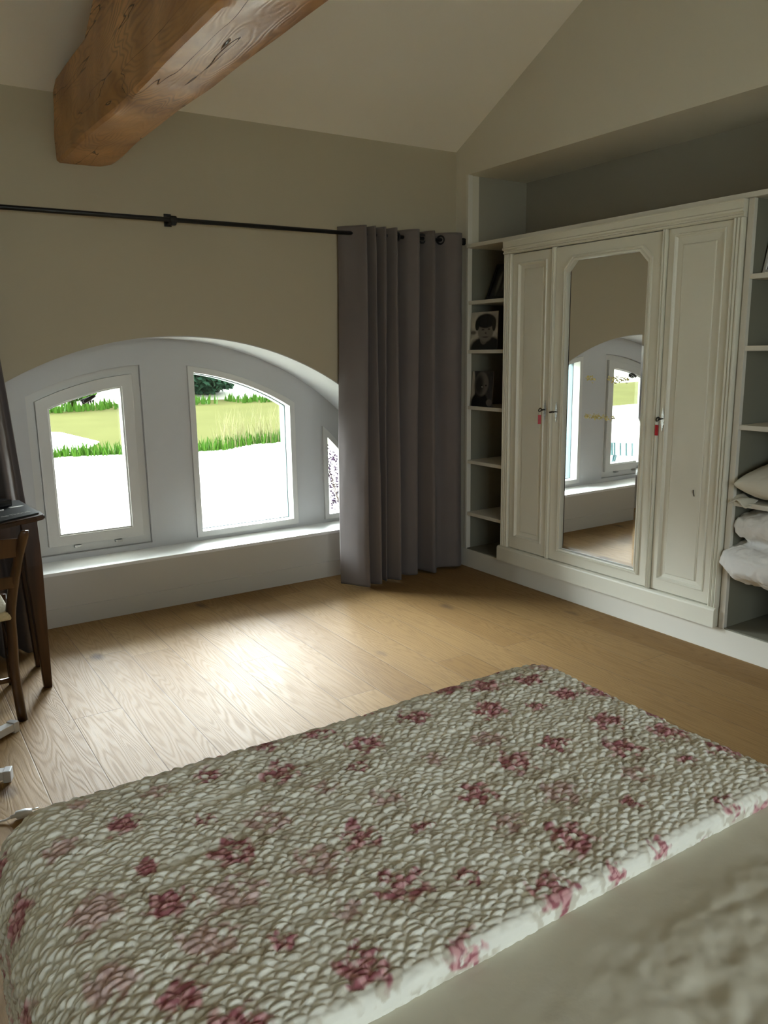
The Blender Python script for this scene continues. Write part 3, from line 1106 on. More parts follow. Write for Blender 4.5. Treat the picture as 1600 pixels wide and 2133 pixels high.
# ================================================================== BUILT-IN SHELVES AND WARDROBE
def rect(y0, y1, z0, z1):                # y0 nearer the windows (larger y)
    return [(y0, z0), (y1, z0), (y1, z1), (y0, z1)]
def ring_at(poly, x):
    return [(x, y, z) for y, z in poly]

tb = box('top_shelf', (-0.016, YN1 + 0.003, 2.066), (0.498, YN0 - 0.024, 2.089), M_SHELF, bev=0.003)
tag(tb, 'long pale shelf board running over the wardrobe and both shelf bays', 'shelf')
def shelf_unit(y0, y1, levels, label, front=0.0):
    t_ = tag(empty('shelf_unit', (0.0, (y0 + y1) / 2, 0.122)), label, 'shelf unit')
    T = t_.location
    def lb(name, lo, hi, m, bev=0.0015):
        return box(name, tuple(Vector(lo) - T), tuple(Vector(hi) - T), m, t_, bev)
    lb('back_panel', (0.462, y1, 0.123), (0.470, y0, 2.065), M_BAY_SHADED)
    for z in levels:
        lb('shelf', (front, y1 + 0.0005, z - 0.022), (0.461, y0 - 0.0005, z), M_SHELF)
    return t_, lb
lv = [1.745, 1.440, 1.082, 0.727, 0.377]
t_, lb = shelf_unit(-0.128, -0.466, lv, 'narrow open shelf bay between the curtain and the wardrobe')
lb('side_panel', (0.0, -0.486, 0.123), (0.461, -0.4665, 2.065), M_SHELF)
lb('side_panel', (0.031, -0.1275, 0.123), (0.461, -0.107, 2.065), M_BAY_SHADED)
lb('floor_panel', (0.0, -0.466, 0.1225), (0.461, -0.1275, 0.128), M_BAY_SHADED)
lvr = [1.750, 1.443, 1.093, 0.743]
t_, lb = shelf_unit(-2.074, -2.560, lvr, 'open shelf bay right of the wardrobe holding bedding')
lb('side_panel', (-0.003, -2.0735, 0.123), (0.020, -2.046, 2.065), M_SHELF)
lb('side_panel', (0.0205, -2.0735, 0.123), (0.461, -2.046, 2.065), M_BAY_SHADED)
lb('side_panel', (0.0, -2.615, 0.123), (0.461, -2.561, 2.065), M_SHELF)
lb('floor_panel', (0.0, -2.5595, 0.1225), (0.461, -2.0745, 0.128), M_BAY_SHADED)
lb('shelf', (0.13, -2.5595, 0.335), (0.461, -2.0745, 0.357), M_SHELF)

ward = tag(empty('wardrobe', (0.0, -1.26, 0.123)), 'cream painted three door wardrobe with a mirrored middle door', 'wardrobe')
TW = Vector(ward.location)
def WR(name, rings, m=M_WARD, parent=ward, cap=True):
    return loft(name, [[tuple(Vector(p) - TW) for p in rg] for rg in rings], m, parent, cap)
def WB(name, lo, hi, m=M_WARD, parent=ward, bev=0.0015):
    return box(name, tuple(Vector(lo) - TW), tuple(Vector(hi) - TW), m, parent, bev)
bm = bmesh.new()
for lo, hi in (((0.012, -2.040, 0.128), (0.46, -2.020, 2.06)), ((0.012, -0.506, 0.128), (0.46, -0.488, 2.06)),
               ((0.45, -2.04, 0.128), (0.46, -0.488, 2.06)), ((0.012, -2.02, 0.128), (0.45, -0.506, 0.215)),
               ((0.012, -2.02, 1.99), (0.45, -0.506, 2.06))):
    add_box(bm, tuple(Vector(lo) - TW), tuple(Vector(hi) - TW), 0.001)
from_bm('carcass', bm, M_WARD, ward)
# frieze with moulding below, base board with a bevelled top
def strip(name, prof_xz, y0, y1):
    return WR(name, [[(x, y0, z) for x, z in prof_xz], [(x, y1, z) for x, z in prof_xz]])
strip('frieze', [(0.012, 1.990), (-0.020, 1.990), (-0.028, 1.994), (-0.028, 2.000), (-0.022, 2.004), (-0.022, 2.008), (-0.036, 2.014),
                 (-0.038, 2.022), (-0.030, 2.028), (-0.030, 2.058), (-0.034, 2.062), (-0.034, 2.065), (0.012, 2.065)], -0.487, -2.041)
strip('base_board', [(0.012, 0.1235), (-0.032, 0.1235), (-0.032, 0.206), (-0.028, 0.213), (-0.018, 0.218), (0.012, 0.220)], -0.470, -2.034)
# reeded pilasters
def pilaster(y0, y1, n):
    prof = [(0.012, y0)]
    w_ = (y0 - y1) / n
    for i in range(n):
        a = y0 - i * w_
        for t in (0.06, 0.2, 0.5, 0.8, 0.94):
            prof.append((-0.014 - 0.012 * math.sin(PI * t) ** 0.5, a - t * w_))
        prof.append((-0.010, a - w_ + 0.0003))
    prof.append((0.012, y1))
    WR('pilaster', [[(x, y, 0.221) for x, y in prof], [(x, y, 1.989) for x, y in prof]])
pilaster(-0.489, -0.553, 4)
pilaster(-0.886, -0.908, 2)
pilaster(-1.618, -1.643, 2)
pilaster(-1.989, -2.038, 3)

def panel_door(y0, y1, z0, z1, pi, pz0, pz1, fi, fz0, fz1, label):
    """pi=(y0,y1) moulded recess, fi=(y0,y1) raised field"""
    D = rect(y0, y1, z0, z1)
    A = rect(pi[0], pi[1], pz0, pz1)
    def ins(p, d):
        return rect(p[0][0] - d, p[1][0] + d, p[0][1] + d, p[2][1] - d)
    F2 = rect(fi[0], fi[1], fz0, fz1)
    rings = [ring_at(D, 0.011), ring_at(D, -0.008), ring_at(ins(D, 0.002), -0.010), ring_at(ins(A, -0.012), -0.010),
             ring_at(ins(A, -0.009), -0.015), ring_at(ins(A, -0.004), -0.015), ring_at(A, -0.008), ring_at(ins(A, 0.006), -0.001),
             ring_at(F2, 0.002), ring_at(ins(F2, 0.002), -0.002), ring_at(ins(F2, 0.006), -0.004), ]
    d_ = WR('door', rings)
    tag(d_, label)
    return d_
dl = panel_door(-0.556, -0.883, 0.2235, 1.985, (-0.611, -0.827), 0.306, 1.922, (-0.648, -0.804), 0.334, 1.896,
                'narrow panelled left door')
dr = panel_door(-1.646, -1.986, 0.2235, 1.988, (-1.688, -1.940), 0.291, 1.950, (-1.722, -1.900), 0.315, 1.912,
                'panelled right door')
# mirrored middle door: frame ring and clipped-corner mirror
def moct(d, z0=0.302, z1=1.905, y0=-1.000, y1=-1.534, c=0.058):
    y0, y1, z0, z1 = y0 - d, y1 + d, z0 + d, z1 - d
    return [(y0, z0), (y1, z0), (y1, z1 - c), (y1 + c, z1), (y0 - c, z1), (y0, z1 - c)]
Dm = [(-0.910, 0.2235), (-1.615, 0.2235), (-1.615, 1.985), (-1.6149, 1.985), (-0.9101, 1.985), (-0.910, 1.985)]
rings = [ring_at(Dm, 0.011), ring_at(Dm, -0.010), ring_at(moct(-0.028), -0.010), ring_at(moct(-0.026), -0.020), ring_at(moct(-0.018), -0.022),
         ring_at(moct(-0.015), -0.016), ring_at(moct(-0.010), -0.020), ring_at(moct(-0.003), -0.018), ring_at(moct(0.0), -0.006), ring_at(moct(0.0), 0.004)]
dm = WR('door', rings)
tag(dm, 'middle door with a tall clipped corner mirror')
WR('mirror', [ring_at(moct(0.001), 0.003), ring_at(moct(0.001), -0.0038), ring_at(moct(0.020), -0.0050)], M_MIRROR, dm)
# worn gilt marks on the mirror glass
def gilt(y0, y1, z, h, seed):
    rr = random.Random(seed)
    bm = bmesh.new()
    n = int(abs(y1 - y0) / 0.006)
    for i in range(n * 4):
        y = y0 + (y1 - y0) * rr.random()
        zz = z + rr.gauss(0, h * 0.3)
        a = rr.uniform(0.002, 0.005)
        k = rr.randint(5, 7)
        vs = [bm.verts.new(Vector((-0.0056 - 0.0004 * (i % 3), y + a * math.cos(2 * PI * j / k) * rr.uniform(.7, 1.6), zz + a * 0.8 * math.sin(2 * PI * j / k) * rr.uniform(.6, 1.2))) - TW) for j in range(k)]
        bm.faces.new(vs)
    r_ = bmesh.ops.extrude_face_region(bm, geom=bm.faces[:])
    for v in [g for g in r_['geom'] if isinstance(g, bmesh.types.BMVert)]:
        v.co.x += 0.0006
    tag(from_bm('gilt_mark', bm, M_GOLD, dm), 'worn gold speckled band on the mirror')
gilt(-1.150, -1.215, 1.282, 0.030, 1)
gilt(-1.300, -1.440, 1.280, 0.028, 2)
gilt(-1.152, -1.360, 1.077, 0.026, 3)

def escutcheon(y, z, door):
    bm = bmesh.new()
    pts = []
    prof = [(0, .058), (.003, .05), (.002, .044), (.006, .036), (.004, .030), (.010, .022), (.006, .014), (.011, .006), (.009, 0), (.011, -.006), (.006, -.014), (.010, -.022), (.004, -.030), (.006, -.036), (.002, -.044), (.003, -.05), (0, -.058)]
    loop = [(a, b) for a, b in prof] + [(-a, b) for a, b in reversed(prof[1:-1])]
    vs = [bm.verts.new(Vector((-0.0105, y + a, z + b)) - TW) for a, b in loop]
    fc = bm.faces.new(vs)
    r_ = bmesh.ops.extrude_face_region(bm, geom=[fc])
    for v in [g for g in r_['geom'] if isinstance(g, bmesh.types.BMVert)]:
        v.co.x -= 0.0025
    from_bm('escutcheon', bm, M_STEEL, door)
def key(y, z, label, tagged, turn):
    k_ = tag(empty('key', (-0.013, y, z)), label, 'key', None)
    bm = bmesh.new()
    add_tube(bm, [(0.004, 0, 0), (-0.026, 0, 0)], 0.0035, 8)
    add_tube(bm, [(-0.018, 0, 0), (-0.023, 0, 0)], 0.0055, 8)
    mt = Matrix.Translation((-0.037, 0, 0)) @ Matrix.Rotation(turn, 4, 'X')
    b2 = bmesh.new()
    add_torus(b2, (0, 0, 0), 0.010, 0.0032, 'y')
    me = bpy.data.meshes.new('tmp')
    b2.to_mesh(me)
    b2.free()
    me.transform(mt)
    bm.from_mesh(me)
    bpy.data.meshes.remove(me)
    from_bm('key_shank', bm, M_DARKSTEEL, k_, smooth=True)
    if tagged:
        bm = bmesh.new()
        add_torus(bm, (-0.040, 0.0, -0.018), 0.010, 0.001, 'x', 20, 5)
        from_bm('ring', bm, M_STEEL, k_, smooth=True)
        bm = bmesh.new()
        mt = Matrix.Translation((-0.040, 0, -0.028)) @ Matrix.Rotation(tagged, 4, 'Z')
        add_box(bm, (-0.002, -0.009, -0.052), (0.002, 0.009, 0.0), 0.0018, 3, mt)
        from_bm('key_tag', bm, M_RED, k_)
for (y, z, d) in ((-0.850, 1.095, dl), (-0.940, 1.088, dm), (-1.668, 1.092, dr)):
    escutcheon(y, z, d)
key(-0.850, 1.097, 'small key with a red tag in the left wardrobe door', 1.1, 0.3)
key(-0.940, 1.090, 'small dark key without a tag in the mirrored door', 0, 1.2)
key(-1.668, 1.096, 'small key with a wide red tag in the right wardrobe door', 0.15, 0.3)
bm = bmesh.new()
add_tube(bm, [Vector((-0.005, -1.868, 0.735)) - TW, Vector((-0.010, -1.866, 0.758)) - TW, Vector((-0.005, -1.862, 0.765)) - TW], 0.002, 6)
from_bm('catch', bm, M_DARKSTEEL, dr, smooth=True)


# ================================================================== PICTURES ON THE SHELVES
def picture(name, w_, h_, fn, parent, x=0.0, n=72):
    ny = int(n * h_ / w_)
    uu, vv = np.meshgrid(np.linspace(0, 1, n), np.linspace(1, 0, ny))
    col = fn(uu, vv)
    P = np.zeros((ny, n, 3))
    P[..., 0] = x
    P[..., 1] = (0.5 - uu) * w_
    P[..., 2] = vv * h_
    return grid_mesh(name, P, M_PHOTO, parent, col, smooth=False)
M_PHOTO = vcol_mat('photo_print', rough=0.25, spec=0.5)
def ell(u_, v_, cx, cy, rx, ry, soft=0.12):
    d = np.sqrt(((u_ - cx) / rx) ** 2 + ((v_ - cy) / ry) ** 2)
    return 1 - smoothstep(1 - soft, 1 + soft, d)
def lay(c, k, v):
    return c * (1 - k[..., None]) + np.array(v) * k[..., None]
def boy(u_, v_):
    c = np.full(u_.shape + (3,), 0.40) * (0.6 + 0.9 * fbm(u_ * 5, v_ * 6, 3)[..., None]) * np.array([1, .95, .82])
    c = lay(c, ell(u_, v_, .10, .46, .11, .05, .5), [.12, .115, .10])
    c = lay(c, ell(u_, v_, .62, .02, .62, .34), [.03, .03, .028])
    c = lay(c, ell(u_, v_, .50, .30, .14, .16), [.14, .13, .11])
    c = lay(c, ell(u_, v_, .56, .50, .29, .29), [.20, .185, .16])
    c = lay(c, ell(u_, v_, .55, .76, .36, .19), [.02, .02, .018])
    c = lay(c, ell(u_, v_, .24, .66, .08, .15), [.025, .025, .02])
    c = lay(c, ell(u_, v_, .86, .66, .07, .18), [.03, .03, .025])
    for a, b, rx, ry in ((.46, .53, .05, .018), (.68, .54, .045, .018), (.56, .335, .11, .014), (.57, .44, .03, .02)):
        c = lay(c, ell(u_, v_, a, b, rx, ry, .5), [.05, .045, .04])
    k = ell(u_, v_, .15, .12, .22, .22, .04) * (1 - ell(u_, v_, .20, .09, .21, .22, .04))
    return lay(c, k, [.5, .47, .40])
def toddler(u_, v_):
    c = np.full(u_.shape + (3,), 0.05) * (0.5 + fbm(u_ * 4, v_ * 5, 9)[..., None])
    c = lay(c, ell(u_, v_, .03, .35, .14, .7), [.32, .29, .24])
    c = lay(c, ell(u_, v_, .42, .08, .42, .32), [.012, .012, .011])
    c = lay(c, ell(u_, v_, .47, .64, .33, .34), [.14, .13, .115])
    c = lay(c, ell(u_, v_, .35, .60, .20, .30, .5), [.035, .033, .03])
    for a, b, rx, ry in ((.45, .60, .05, .02), (.68, .60, .04, .02)):
        c = lay(c, ell(u_, v_, a, b, rx, ry, .5), [.02, .02, .02])
    c = lay(c, ell(u_, v_, .5, .56, .03, .02), [.35, .34, .32])
    return lay(c, ell(u_, v_, .88, .12, .14, .1), [.12, .11, .10])
def dim(u_, v_):
    c = np.full(u_.shape + (3,), 0.03) * (0.6 + fbm(u_ * 4, v_ * 4, 21)[..., None])
    c = lay(c, ell(u_, v_, .35, .45, .09, .34, .5), [.16, .16, .15])
    return lay(c, ell(u_, v_, .68, .55, .07, .28, .5), [.10, .10, .095])
def blue(u_, v_):
    c = np.full(u_.shape + (3,), 0.02) * np.array([.5, .8, 2.6]) * (0.6 + fbm(u_ * 5, v_ * 5, 31)[..., None])
    c = lay(c, ell(u_, v_, .55, .72, .2, .14, .4), [.30, .16, .05])
    return lay(c, ell(u_, v_, .45, .3, .28, .3, .5), [.05, .06, .09])

def place(t_, loc, rz, tilt):
    t_.location = loc
    t_.rotation_euler = Euler((0, tilt, rz), 'XYZ')
M_EDGE = mat('print_block_edge', (0.07, 0.05, 0.035), 0.6)
# upper bay: black frame leaning back, turned
t_ = tag(empty('picture_frame'), 'black picture frame with a dim photo leaning on the upper left shelf', 'picture frame')
bm = bmesh.new()
for lo, hi in (((-.009, -.09, 0), (.009, -.07, .245)), ((-.009, .07, 0), (.009, .09, .245)), ((-.009, -.07, 0), (.009, .07, .022)), ((-.009, -.07, .223), (.009, .07, .245))):
    add_box(bm, lo, hi, 0.002)
from_bm('frame', bm, M_BLACK, t_)
o = picture('photo', 0.141, 0.202, dim, t_, -0.002, 30)
o.location.z = 0.0215
box('backing', (-.001, -.0705, .021), (.006, .0705, .224), M_BLACK, t_, bev=0)
place(t_, (0.12, -0.258, 1.7475), math.radians(4), math.radians(24))
# boy portrait canvas
t_ = tag(empty('photo_canvas'), 'black and white canvas portrait of a smiling boy on the second shelf', 'photo')
box('block', (0.0005, -.126, 0), (.006, .126, .234), M_EDGE, t_, bev=0.001)
picture('photo', 0.251, 0.233, boy, t_, -0.0003)
place(t_, (0.014, -0.262, 1.4405), math.radians(2), math.radians(3))
# toddler portrait block
t_ = tag(empty('photo_canvas'), 'dark portrait of a small child with bowed head on the third shelf', 'photo')
box('block', (0.0005, -.098, 0), (.008, .098, .225), M_EDGE, t_, bev=0.001)
picture('photo', 0.195, 0.224, toddler, t_, -0.0003)
place(t_, (0.018, -0.238, 1.0825), math.radians(3), math.radians(5))
# right bay white frame
t_ = tag(empty('picture_frame'), 'white framed blue picture leaning on the top shelf of the right bay', 'picture frame')
bm = bmesh.new()
for lo, hi in (((-.012, .068, 0), (.012, .085, .17)), ((-.012, -.085, 0), (.012, -.068, .17)), ((-.012, -.068, 0), (.012, .068, .015)), ((-.012, -.068, .155), (.012, .068, .17))):
    add_box(bm, lo, hi, 0.004)
from_bm('frame', bm, M_WHITE, t_)
o = picture('photo', 0.137, 0.141, blue, t_, -0.004, 30)
o.location.z = 0.0145
box('backing', (-.003, -.0685, .0145), (.008, .0685, .1555), M_BLACK, t_, bev=0)
place(t_, (0.07, -2.165, 1.7525), math.radians(-12), math.radians(12))

# ================================================================== BEDDING IN THE RIGHT BAY
def pillow_mesh(name, sx, sy, sz, m, seed, pinch=1.0):
    n = 70
    uu, vv = np.meshgrid(np.linspace(-1, 1, n), np.linspace(-1, 1, n))
    out = []
    th = (np.clip(1 - np.abs(uu) ** 2.6, 0, 1) * np.clip(1 - np.abs(vv) ** 2.6, 0, 1)) ** 0.45
    bulge = 1 - 0.10 * (np.abs(uu) ** 2 * (1 - np.abs(vv) ** 2) + np.abs(vv) ** 2 * (1 - np.abs(uu) ** 2))
    V, F_ = [], []
    for s in (1, -1):
        wr = (fbm(uu * 3 + 5 * s, vv * 3, seed, 4) - 0.5)
        P = np.stack([uu * sx * (1 - 0.07 * (1 - np.abs(vv)) * 1), vv * sy * (1 - 0.07 * (1 - np.abs(uu))), s * (th * sz * (1 + 0.35 * wr)) + 0.0 * uu], -1)
        out.append(P)
    off = 0
    for P in out:
        V += [tuple(p) for p in P.reshape(-1, 3)]
        idx = np.arange(n * n).reshape(n, n) + off
        F_ += [tuple(int(k) for k in q) for q in np.stack([idx[:-1, :-1], idx[:-1, 1:], idx[1:, 1:], idx[1:, :-1]], -1).reshape(-1, 4)]
        off += n * n
    o = mesh(name, V, F_, m, smooth=True)
    w_ = o.modifiers.new('seam', 'WELD')
    w_.merge_threshold = 0.0015
    return o
pl = pillow_mesh('pillow', 0.20, 0.235, 0.085, M_PILLOW, 4)
pl.location = (0.175, -2.31, 0.835)
pl.rotation_euler = (math.radians(6), math.radians(-9), math.radians(4))
tag(pl, 'ivory pillow in a shiny pillowcase lying on the right shelf', 'pillow')
# loose flap of the pillowcase hanging over the shelf lip
n = 16
uu, vv = np.meshgrid(np.linspace(0, 1, n), np.linspace(0, 1, n))
P = np.stack([0.05 - 0.075 * uu, -2.065 - 0.10 * vv - 0.0 * uu, 0.762 + 0.010 * np.sin(vv * 5) - 0.02 * uu ** 2 + 0.006 * np.sin(vv * 9 + uu * 4)], -1)
fl = grid_mesh('pillowcase_flap', P, M_PILLOW)
so = fl.modifiers.new('cloth', 'SOLIDIFY')
so.thickness = 0.006
fl.parent = pl
fl.matrix_parent_inverse = (Matrix.Translation(pl.location) @ pl.rotation_euler.to_matrix().to_4x4()).inverted()

# folded duvet: two fat lobes joined at a deep crease
def lobe(n, cx, cy, cz, rx, ry, rz, p, seed, tilt=0):
    bm = bmesh.new()
    bmesh.ops.create_icosphere(bm, subdivisions=5, radius=1)
    for v in bm.verts:
        c = v.co.copy()
        e = lambda a, q: math.copysign(abs(a) ** q, a)
        q = Vector((e(c.x, p[0]) * rx, e(c.y, p[1]) * ry, e(c.z, p[2]) * rz))
        v.co = Vector((cx, cy, cz)) + Matrix.Rotation(tilt, 3, 'X') @ q
    return bm
bmA = lobe(0, 0.165, -2.290, 0.640, 0.225, 0.250, 0.084, (0.75, 0.75, 0.9), 1, math.radians(-6))
bmB = lobe(0, 0.145, -2.270, 0.458, 0.250, 0.295, 0.108, (0.75, 0.95, 0.9), 2, math.radians(2))
me = bpy.data.meshes.new('tmp')
bmB.to_mesh(me)
bmB.free()
bmA.from_mesh(me)
bpy.data.meshes.remove(me)
dv = from_bm('folded_duvet', bmA, M_LINEN, smooth=True)
rm = dv.modifiers.new('join', 'REMESH')
rm.mode = 'VOXEL'
rm.voxel_size = 0.006
rm.use_smooth_shade = True
tx = bpy.data.textures.new('duvet_folds', 'CLOUDS')
tx.noise_scale = 0.16
tx.noise_depth = 3
dp = dv.modifiers.new('folds', 'DISPLACE')
dp.texture = tx
dp.strength = 0.045
dp.mid_level = 0.5
tx2 = bpy.data.textures.new('duvet_creases', 'CLOUDS')
tx2.noise_scale = 0.055
tx2.noise_type = 'HARD_NOISE'
dp2 = dv.modifiers.new('creases', 'DISPLACE')
dp2.texture = tx2
dp2.strength = 0.016
dp2.mid_level = 0.4
sm = dv.modifiers.new('smooth', 'SMOOTH')
sm.iterations = 2
tag(dv, 'white folded duvet bulging out of the right shelf bay under the pillow', 'duvet')

# ================================================================== BED
BX0, BX1, BYF, BZ = -3.215, -1.815, -2.700, 0.632    # outer edges of the quilt, foot end, quilt top
HEM = -3.478
bed = tag(empty('bed', (-2.5, -4.0, 0.0)), 'double bed under the flowered quilt in the foreground', 'bed')
T = Vector(bed.location)
bm = bmesh.new()
add_box(bm, Vector((BX0 + 0.075, -4.72, 0.27)) - T, Vector((BX1 - 0.075, BYF - 0.075, 0.535)) - T, 0.05, 4)
from_bm('mattress', bm, M_SHEET, bed, smooth=True)
bm = bmesh.new()
add_box(bm, Vector((BX0 + 0.09, -4.74, 0.13)) - T, Vector((BX1 - 0.09, BYF - 0.09, 0.269)) - T, 0.01)
from_bm('bed_base', bm, M_WALNUT, bed)
for sx in (BX0 + 0.15, BX1 - 0.15):
    for sy in (-4.65, BYF - 0.15):
        tube('leg', [Vector((sx, sy, 0.13)) - T, Vector((sx, sy, 0.0)) - T], [0.03, 0.022], M_WALNUT, bed)

def drape(a, b, x0, x1, y0, y1, z, r_, rhem=None):
    """cloth coordinates a (x), b (y) -> 3-D point and normal; cloth falls over a rounded box"""
    xi0, xi1, yi1 = x0 + r_, x1 - r_, y1 - r_
    yi0 = y0 + (rhem if rhem else 0)
    ca = np.clip(a, xi0, xi1)
    cb = np.clip(b, yi0, yi1)
    da, db = a - ca, b - cb
    hem = db < 0
    d = np.sqrt(da ** 2 + db ** 2)
    ds = np.where(d > 1e-9, d, 1)
    ua, ub = np.where(d > 1e-9, da / ds, 0), np.where(d > 1e-9, db / ds, 0)
    rr = np.where(hem & (np.abs(db) > 1e-9) & (np.abs(da) < 1e-9), rhem if rhem else r_, r_)
    th = np.clip(d / rr, 0, PI / 2)
    out = rr * np.sin(th)
    down = rr * (1 - np.cos(th)) + np.clip(d - rr * PI / 2, 0, None)
    P = np.stack([ca + ua * out, cb + ub * out, z - down], -1)
    N = np.stack([ua * np.sin(th), ub * np.sin(th), np.cos(th)], -1)
    return P, N, d

# --- duvet / top sheet
a_, b_ = np.meshgrid(np.arange(BX0 + 0.02 - 0.36, BX1 - 0.02 + 0.36, 0.007), np.arange(-4.75, BYF + 0.14, 0.007))
P, N, d = drape(a_, b_, BX0 + 0.025, BX1 - 0.025, -9, BYF - 0.03, 0.600, 0.10)
puff = 0.020 * (fbm(a_ * 2.2 + 4, b_ * 2.2, 3, 3) - 0.5) * smoothstep(-3.45, -3.65, b_)
wrk = 0.013 * (0.5 - np.abs(fbm(a_ * 10 + b_ * 5, b_ * 17 - a_ * 6, 8, 4) - 0.5) * 2.4) * smoothstep(-2.75, -2.35, a_) * smoothstep(-3.52, -3.62, b_)
seam_d = np.abs((a_ + 2.49) + (b_ + 3.597) * -0.14)
seam = -0.008 * np.exp(-(seam_d / 0.010) ** 2) * smoothstep(-3.58, -3.66, b_) * (b_ > -4.4)
rise = 0.0 * a_
P = P + N * (puff + wrk + seam + rise)[..., None]
du = grid_mesh('bed_cover', P, M_SHEET)
tag(du, 'smooth cream cotton duvet cover on the bed below the quilt edge', 'bed cover')

# --- quilt
step = 0.0024
a_, b_ = np.meshgrid(np.arange(BX0 - 0.32, BX1 + 0.22, step), np.arange(HEM - 0.036, BYF + 0.22, step))
P, N, d = drape(a_, b_, BX0, BX1, HEM, BYF, BZ, 0.115, 0.014)
# cell pattern: jittered grid, cells longer across the bed
CW, CH = 0.0265, 0.0108
wa = a_ + 0.018 * (fbm(a_ * 9, b_ * 9, 41, 2) - 0.5)
wb = b_ + 0.016 * (fbm(a_ * 8 + 5, b_ * 8, 42, 2) - 0.5)
gx, gy = wa / CW, wb / CH
ix, iy = np.floor(gx).astype(int), np.floor(gy).astype(int)
d1 = np.full(a_.shape, 9.0)
d2 = np.full(a_.shape, 9.0)
cid = np.zeros(a_.shape)
def hsh(i, j, k):
    v = np.sin(i * 12.9898 + j * 78.233 + k * 37.719) * 43758.5453
    return v - np.floor(v)
for oj in (-2, -1, 0, 1, 2):
    for oi in (-2, -1, 0, 1, 2):
        ci, cj = ix + oi, iy + oj
        px = ci + 0.5 * (cj % 2) + 0.14 + 0.72 * hsh(ci, cj, 1)
        py = cj + 0.14 + 0.72 * hsh(ci, cj, 2)
        dd = np.sqrt((gx - px) ** 2 + (gy - py) ** 2)
        nearer = dd < d1
        d2 = np.where(nearer, d1, np.minimum(d2, dd))
        cid = np.where(nearer, hsh(ci, cj, 5), cid)
        d1 = np.where(nearer, dd, d1)
edge_d = d2 - d1
puf = np.clip(edge_d / 0.62, 0, 1) ** 0.6
fade = 0.25 + 0.75 * smoothstep(HEM + 0.002, HEM + 0.035, b_)
h = (0.0064 * puf * (0.50 + 0.75 * cid)) * fade
h += 0.0012 * (fbm(a_ * 140, b_ * 140, 71, 2) - 0.5)
h += 0.010 * (fbm(a_ * 3.0, b_ * 9.0, 51, 3) - 0.5)
h += 0.012 * (fbm(a_ * 1.6 + 3, b_ * 2.2, 57, 2) - 0.5)
# long shallow creases across the bed
for (y0c, x0c, x1c, amp) in ((-2.93, -2.95, -2.45, 0.006), (-3.06, -3.1, -2.75, 0.005), (-2.82, -2.5, -2.2, 0.003)):
    cc = y0c + 0.02 * np.sin(a_ * 9) + 0.05 * (a_ - x0c)
    h -= amp * np.exp(-((b_ - cc) / 0.012) ** 2) * smoothstep(x0c, x0c + 0.12, a_) * (1 - smoothstep(x1c - 0.12, x1c, a_))
P = P + N * h[..., None]
# printed roses
base = np.array([0.84, 0.835, 0.76])
C = np.ones(a_.shape + (3,)) * base * (0.95 + 0.10 * fbm(a_ * 20, b_ * 20, 61, 2))[..., None]
rr = random.Random(5)
cl = []
tries = 0
while len(cl) < 240 and tries < 9000:
    tries += 1
    x, y = rr.uniform(BX0 - 0.28, BX1 + 0.28), rr.uniform(HEM - 0.05, BYF + 0.3)
    if all((x - c[0]) ** 2 + (y - c[1]) ** 2 > 0.098 ** 2 for c in cl):
        cl.append((x, y, rr.choice([0.020, 0.024, 0.036, 0.040, 0.030]), rr.uniform(0, 6.28), rr.random()))
for (x, y, R_, ph, k) in cl:
    sel = (np.abs(a_ - x) < R_ * 3.2) & (np.abs(b_ - y) < R_ * 3.2)
    jj, ii = np.where(sel)
    if not len(jj):
        continue
    j0, j1, i0, i1 = jj.min(), jj.max() + 1, ii.min(), ii.max() + 1
    aa, bb = a_[j0:j1, i0:i1] - x, b_[j0:j1, i0:i1] - y
    sub = C[j0:j1, i0:i1]
    rad = np.sqrt(aa ** 2 + bb ** 2)
    an = np.arctan2(bb, aa)
    ns = fbm(aa * 55 + x * 99, bb * 55 + y * 99, 81, 3)
    # leaves and sprigs
    lf = (1 - smoothstep(1.5, 2.3, rad / R_ + 1.1 * (ns - 0.5))) * smoothstep(0.52, 0.62, fbm(aa * 75 + 5 + x, bb * 75 + y * 7, 83, 2))
    sub = lay(sub, lf * 0.5, [0.42, 0.36, 0.25])
    pet = rad / R_ * (1 + 0.22 * np.cos(5 * an + ph + 5 * rad / R_)) + 0.8 * (ns - 0.5)
    km = (1 - smoothstep(0.75, 1.15, pet)) * smoothstep(0.30, 0.46, fbm(aa * 60 + x * 9, bb * 60 + y * 5, 87, 3))
    tone = smoothstep(0.35, 0.65, 0.5 + 0.5 * np.sin(rad / R_ * 9 + 2 * np.sin(an * 3 + ph)) * 0.6 + 0.8 * (ns - 0.5))[..., None]
    dark, lite = np.array([0.33, 0.085, 0.115]), np.array([0.62, 0.32, 0.34])
    rose = dark * (1 - tone) + lite * tone
    fadek = 0.92 if k > 0.25 else 0.55
    sub = sub * (1 - km[..., None] * fadek) + rose * km[..., None] * fadek
    C[j0:j1, i0:i1] = sub
M_QUILT = vcol_mat('printed_quilt_cotton', rough=0.85, spec=0.25)
q = grid_mesh('quilt', P, M_QUILT, None, C)
tag(q, 'ivory quilted bedspread printed with red roses across the foot of the bed', 'quilt')
print('quilt verts', a_.size)

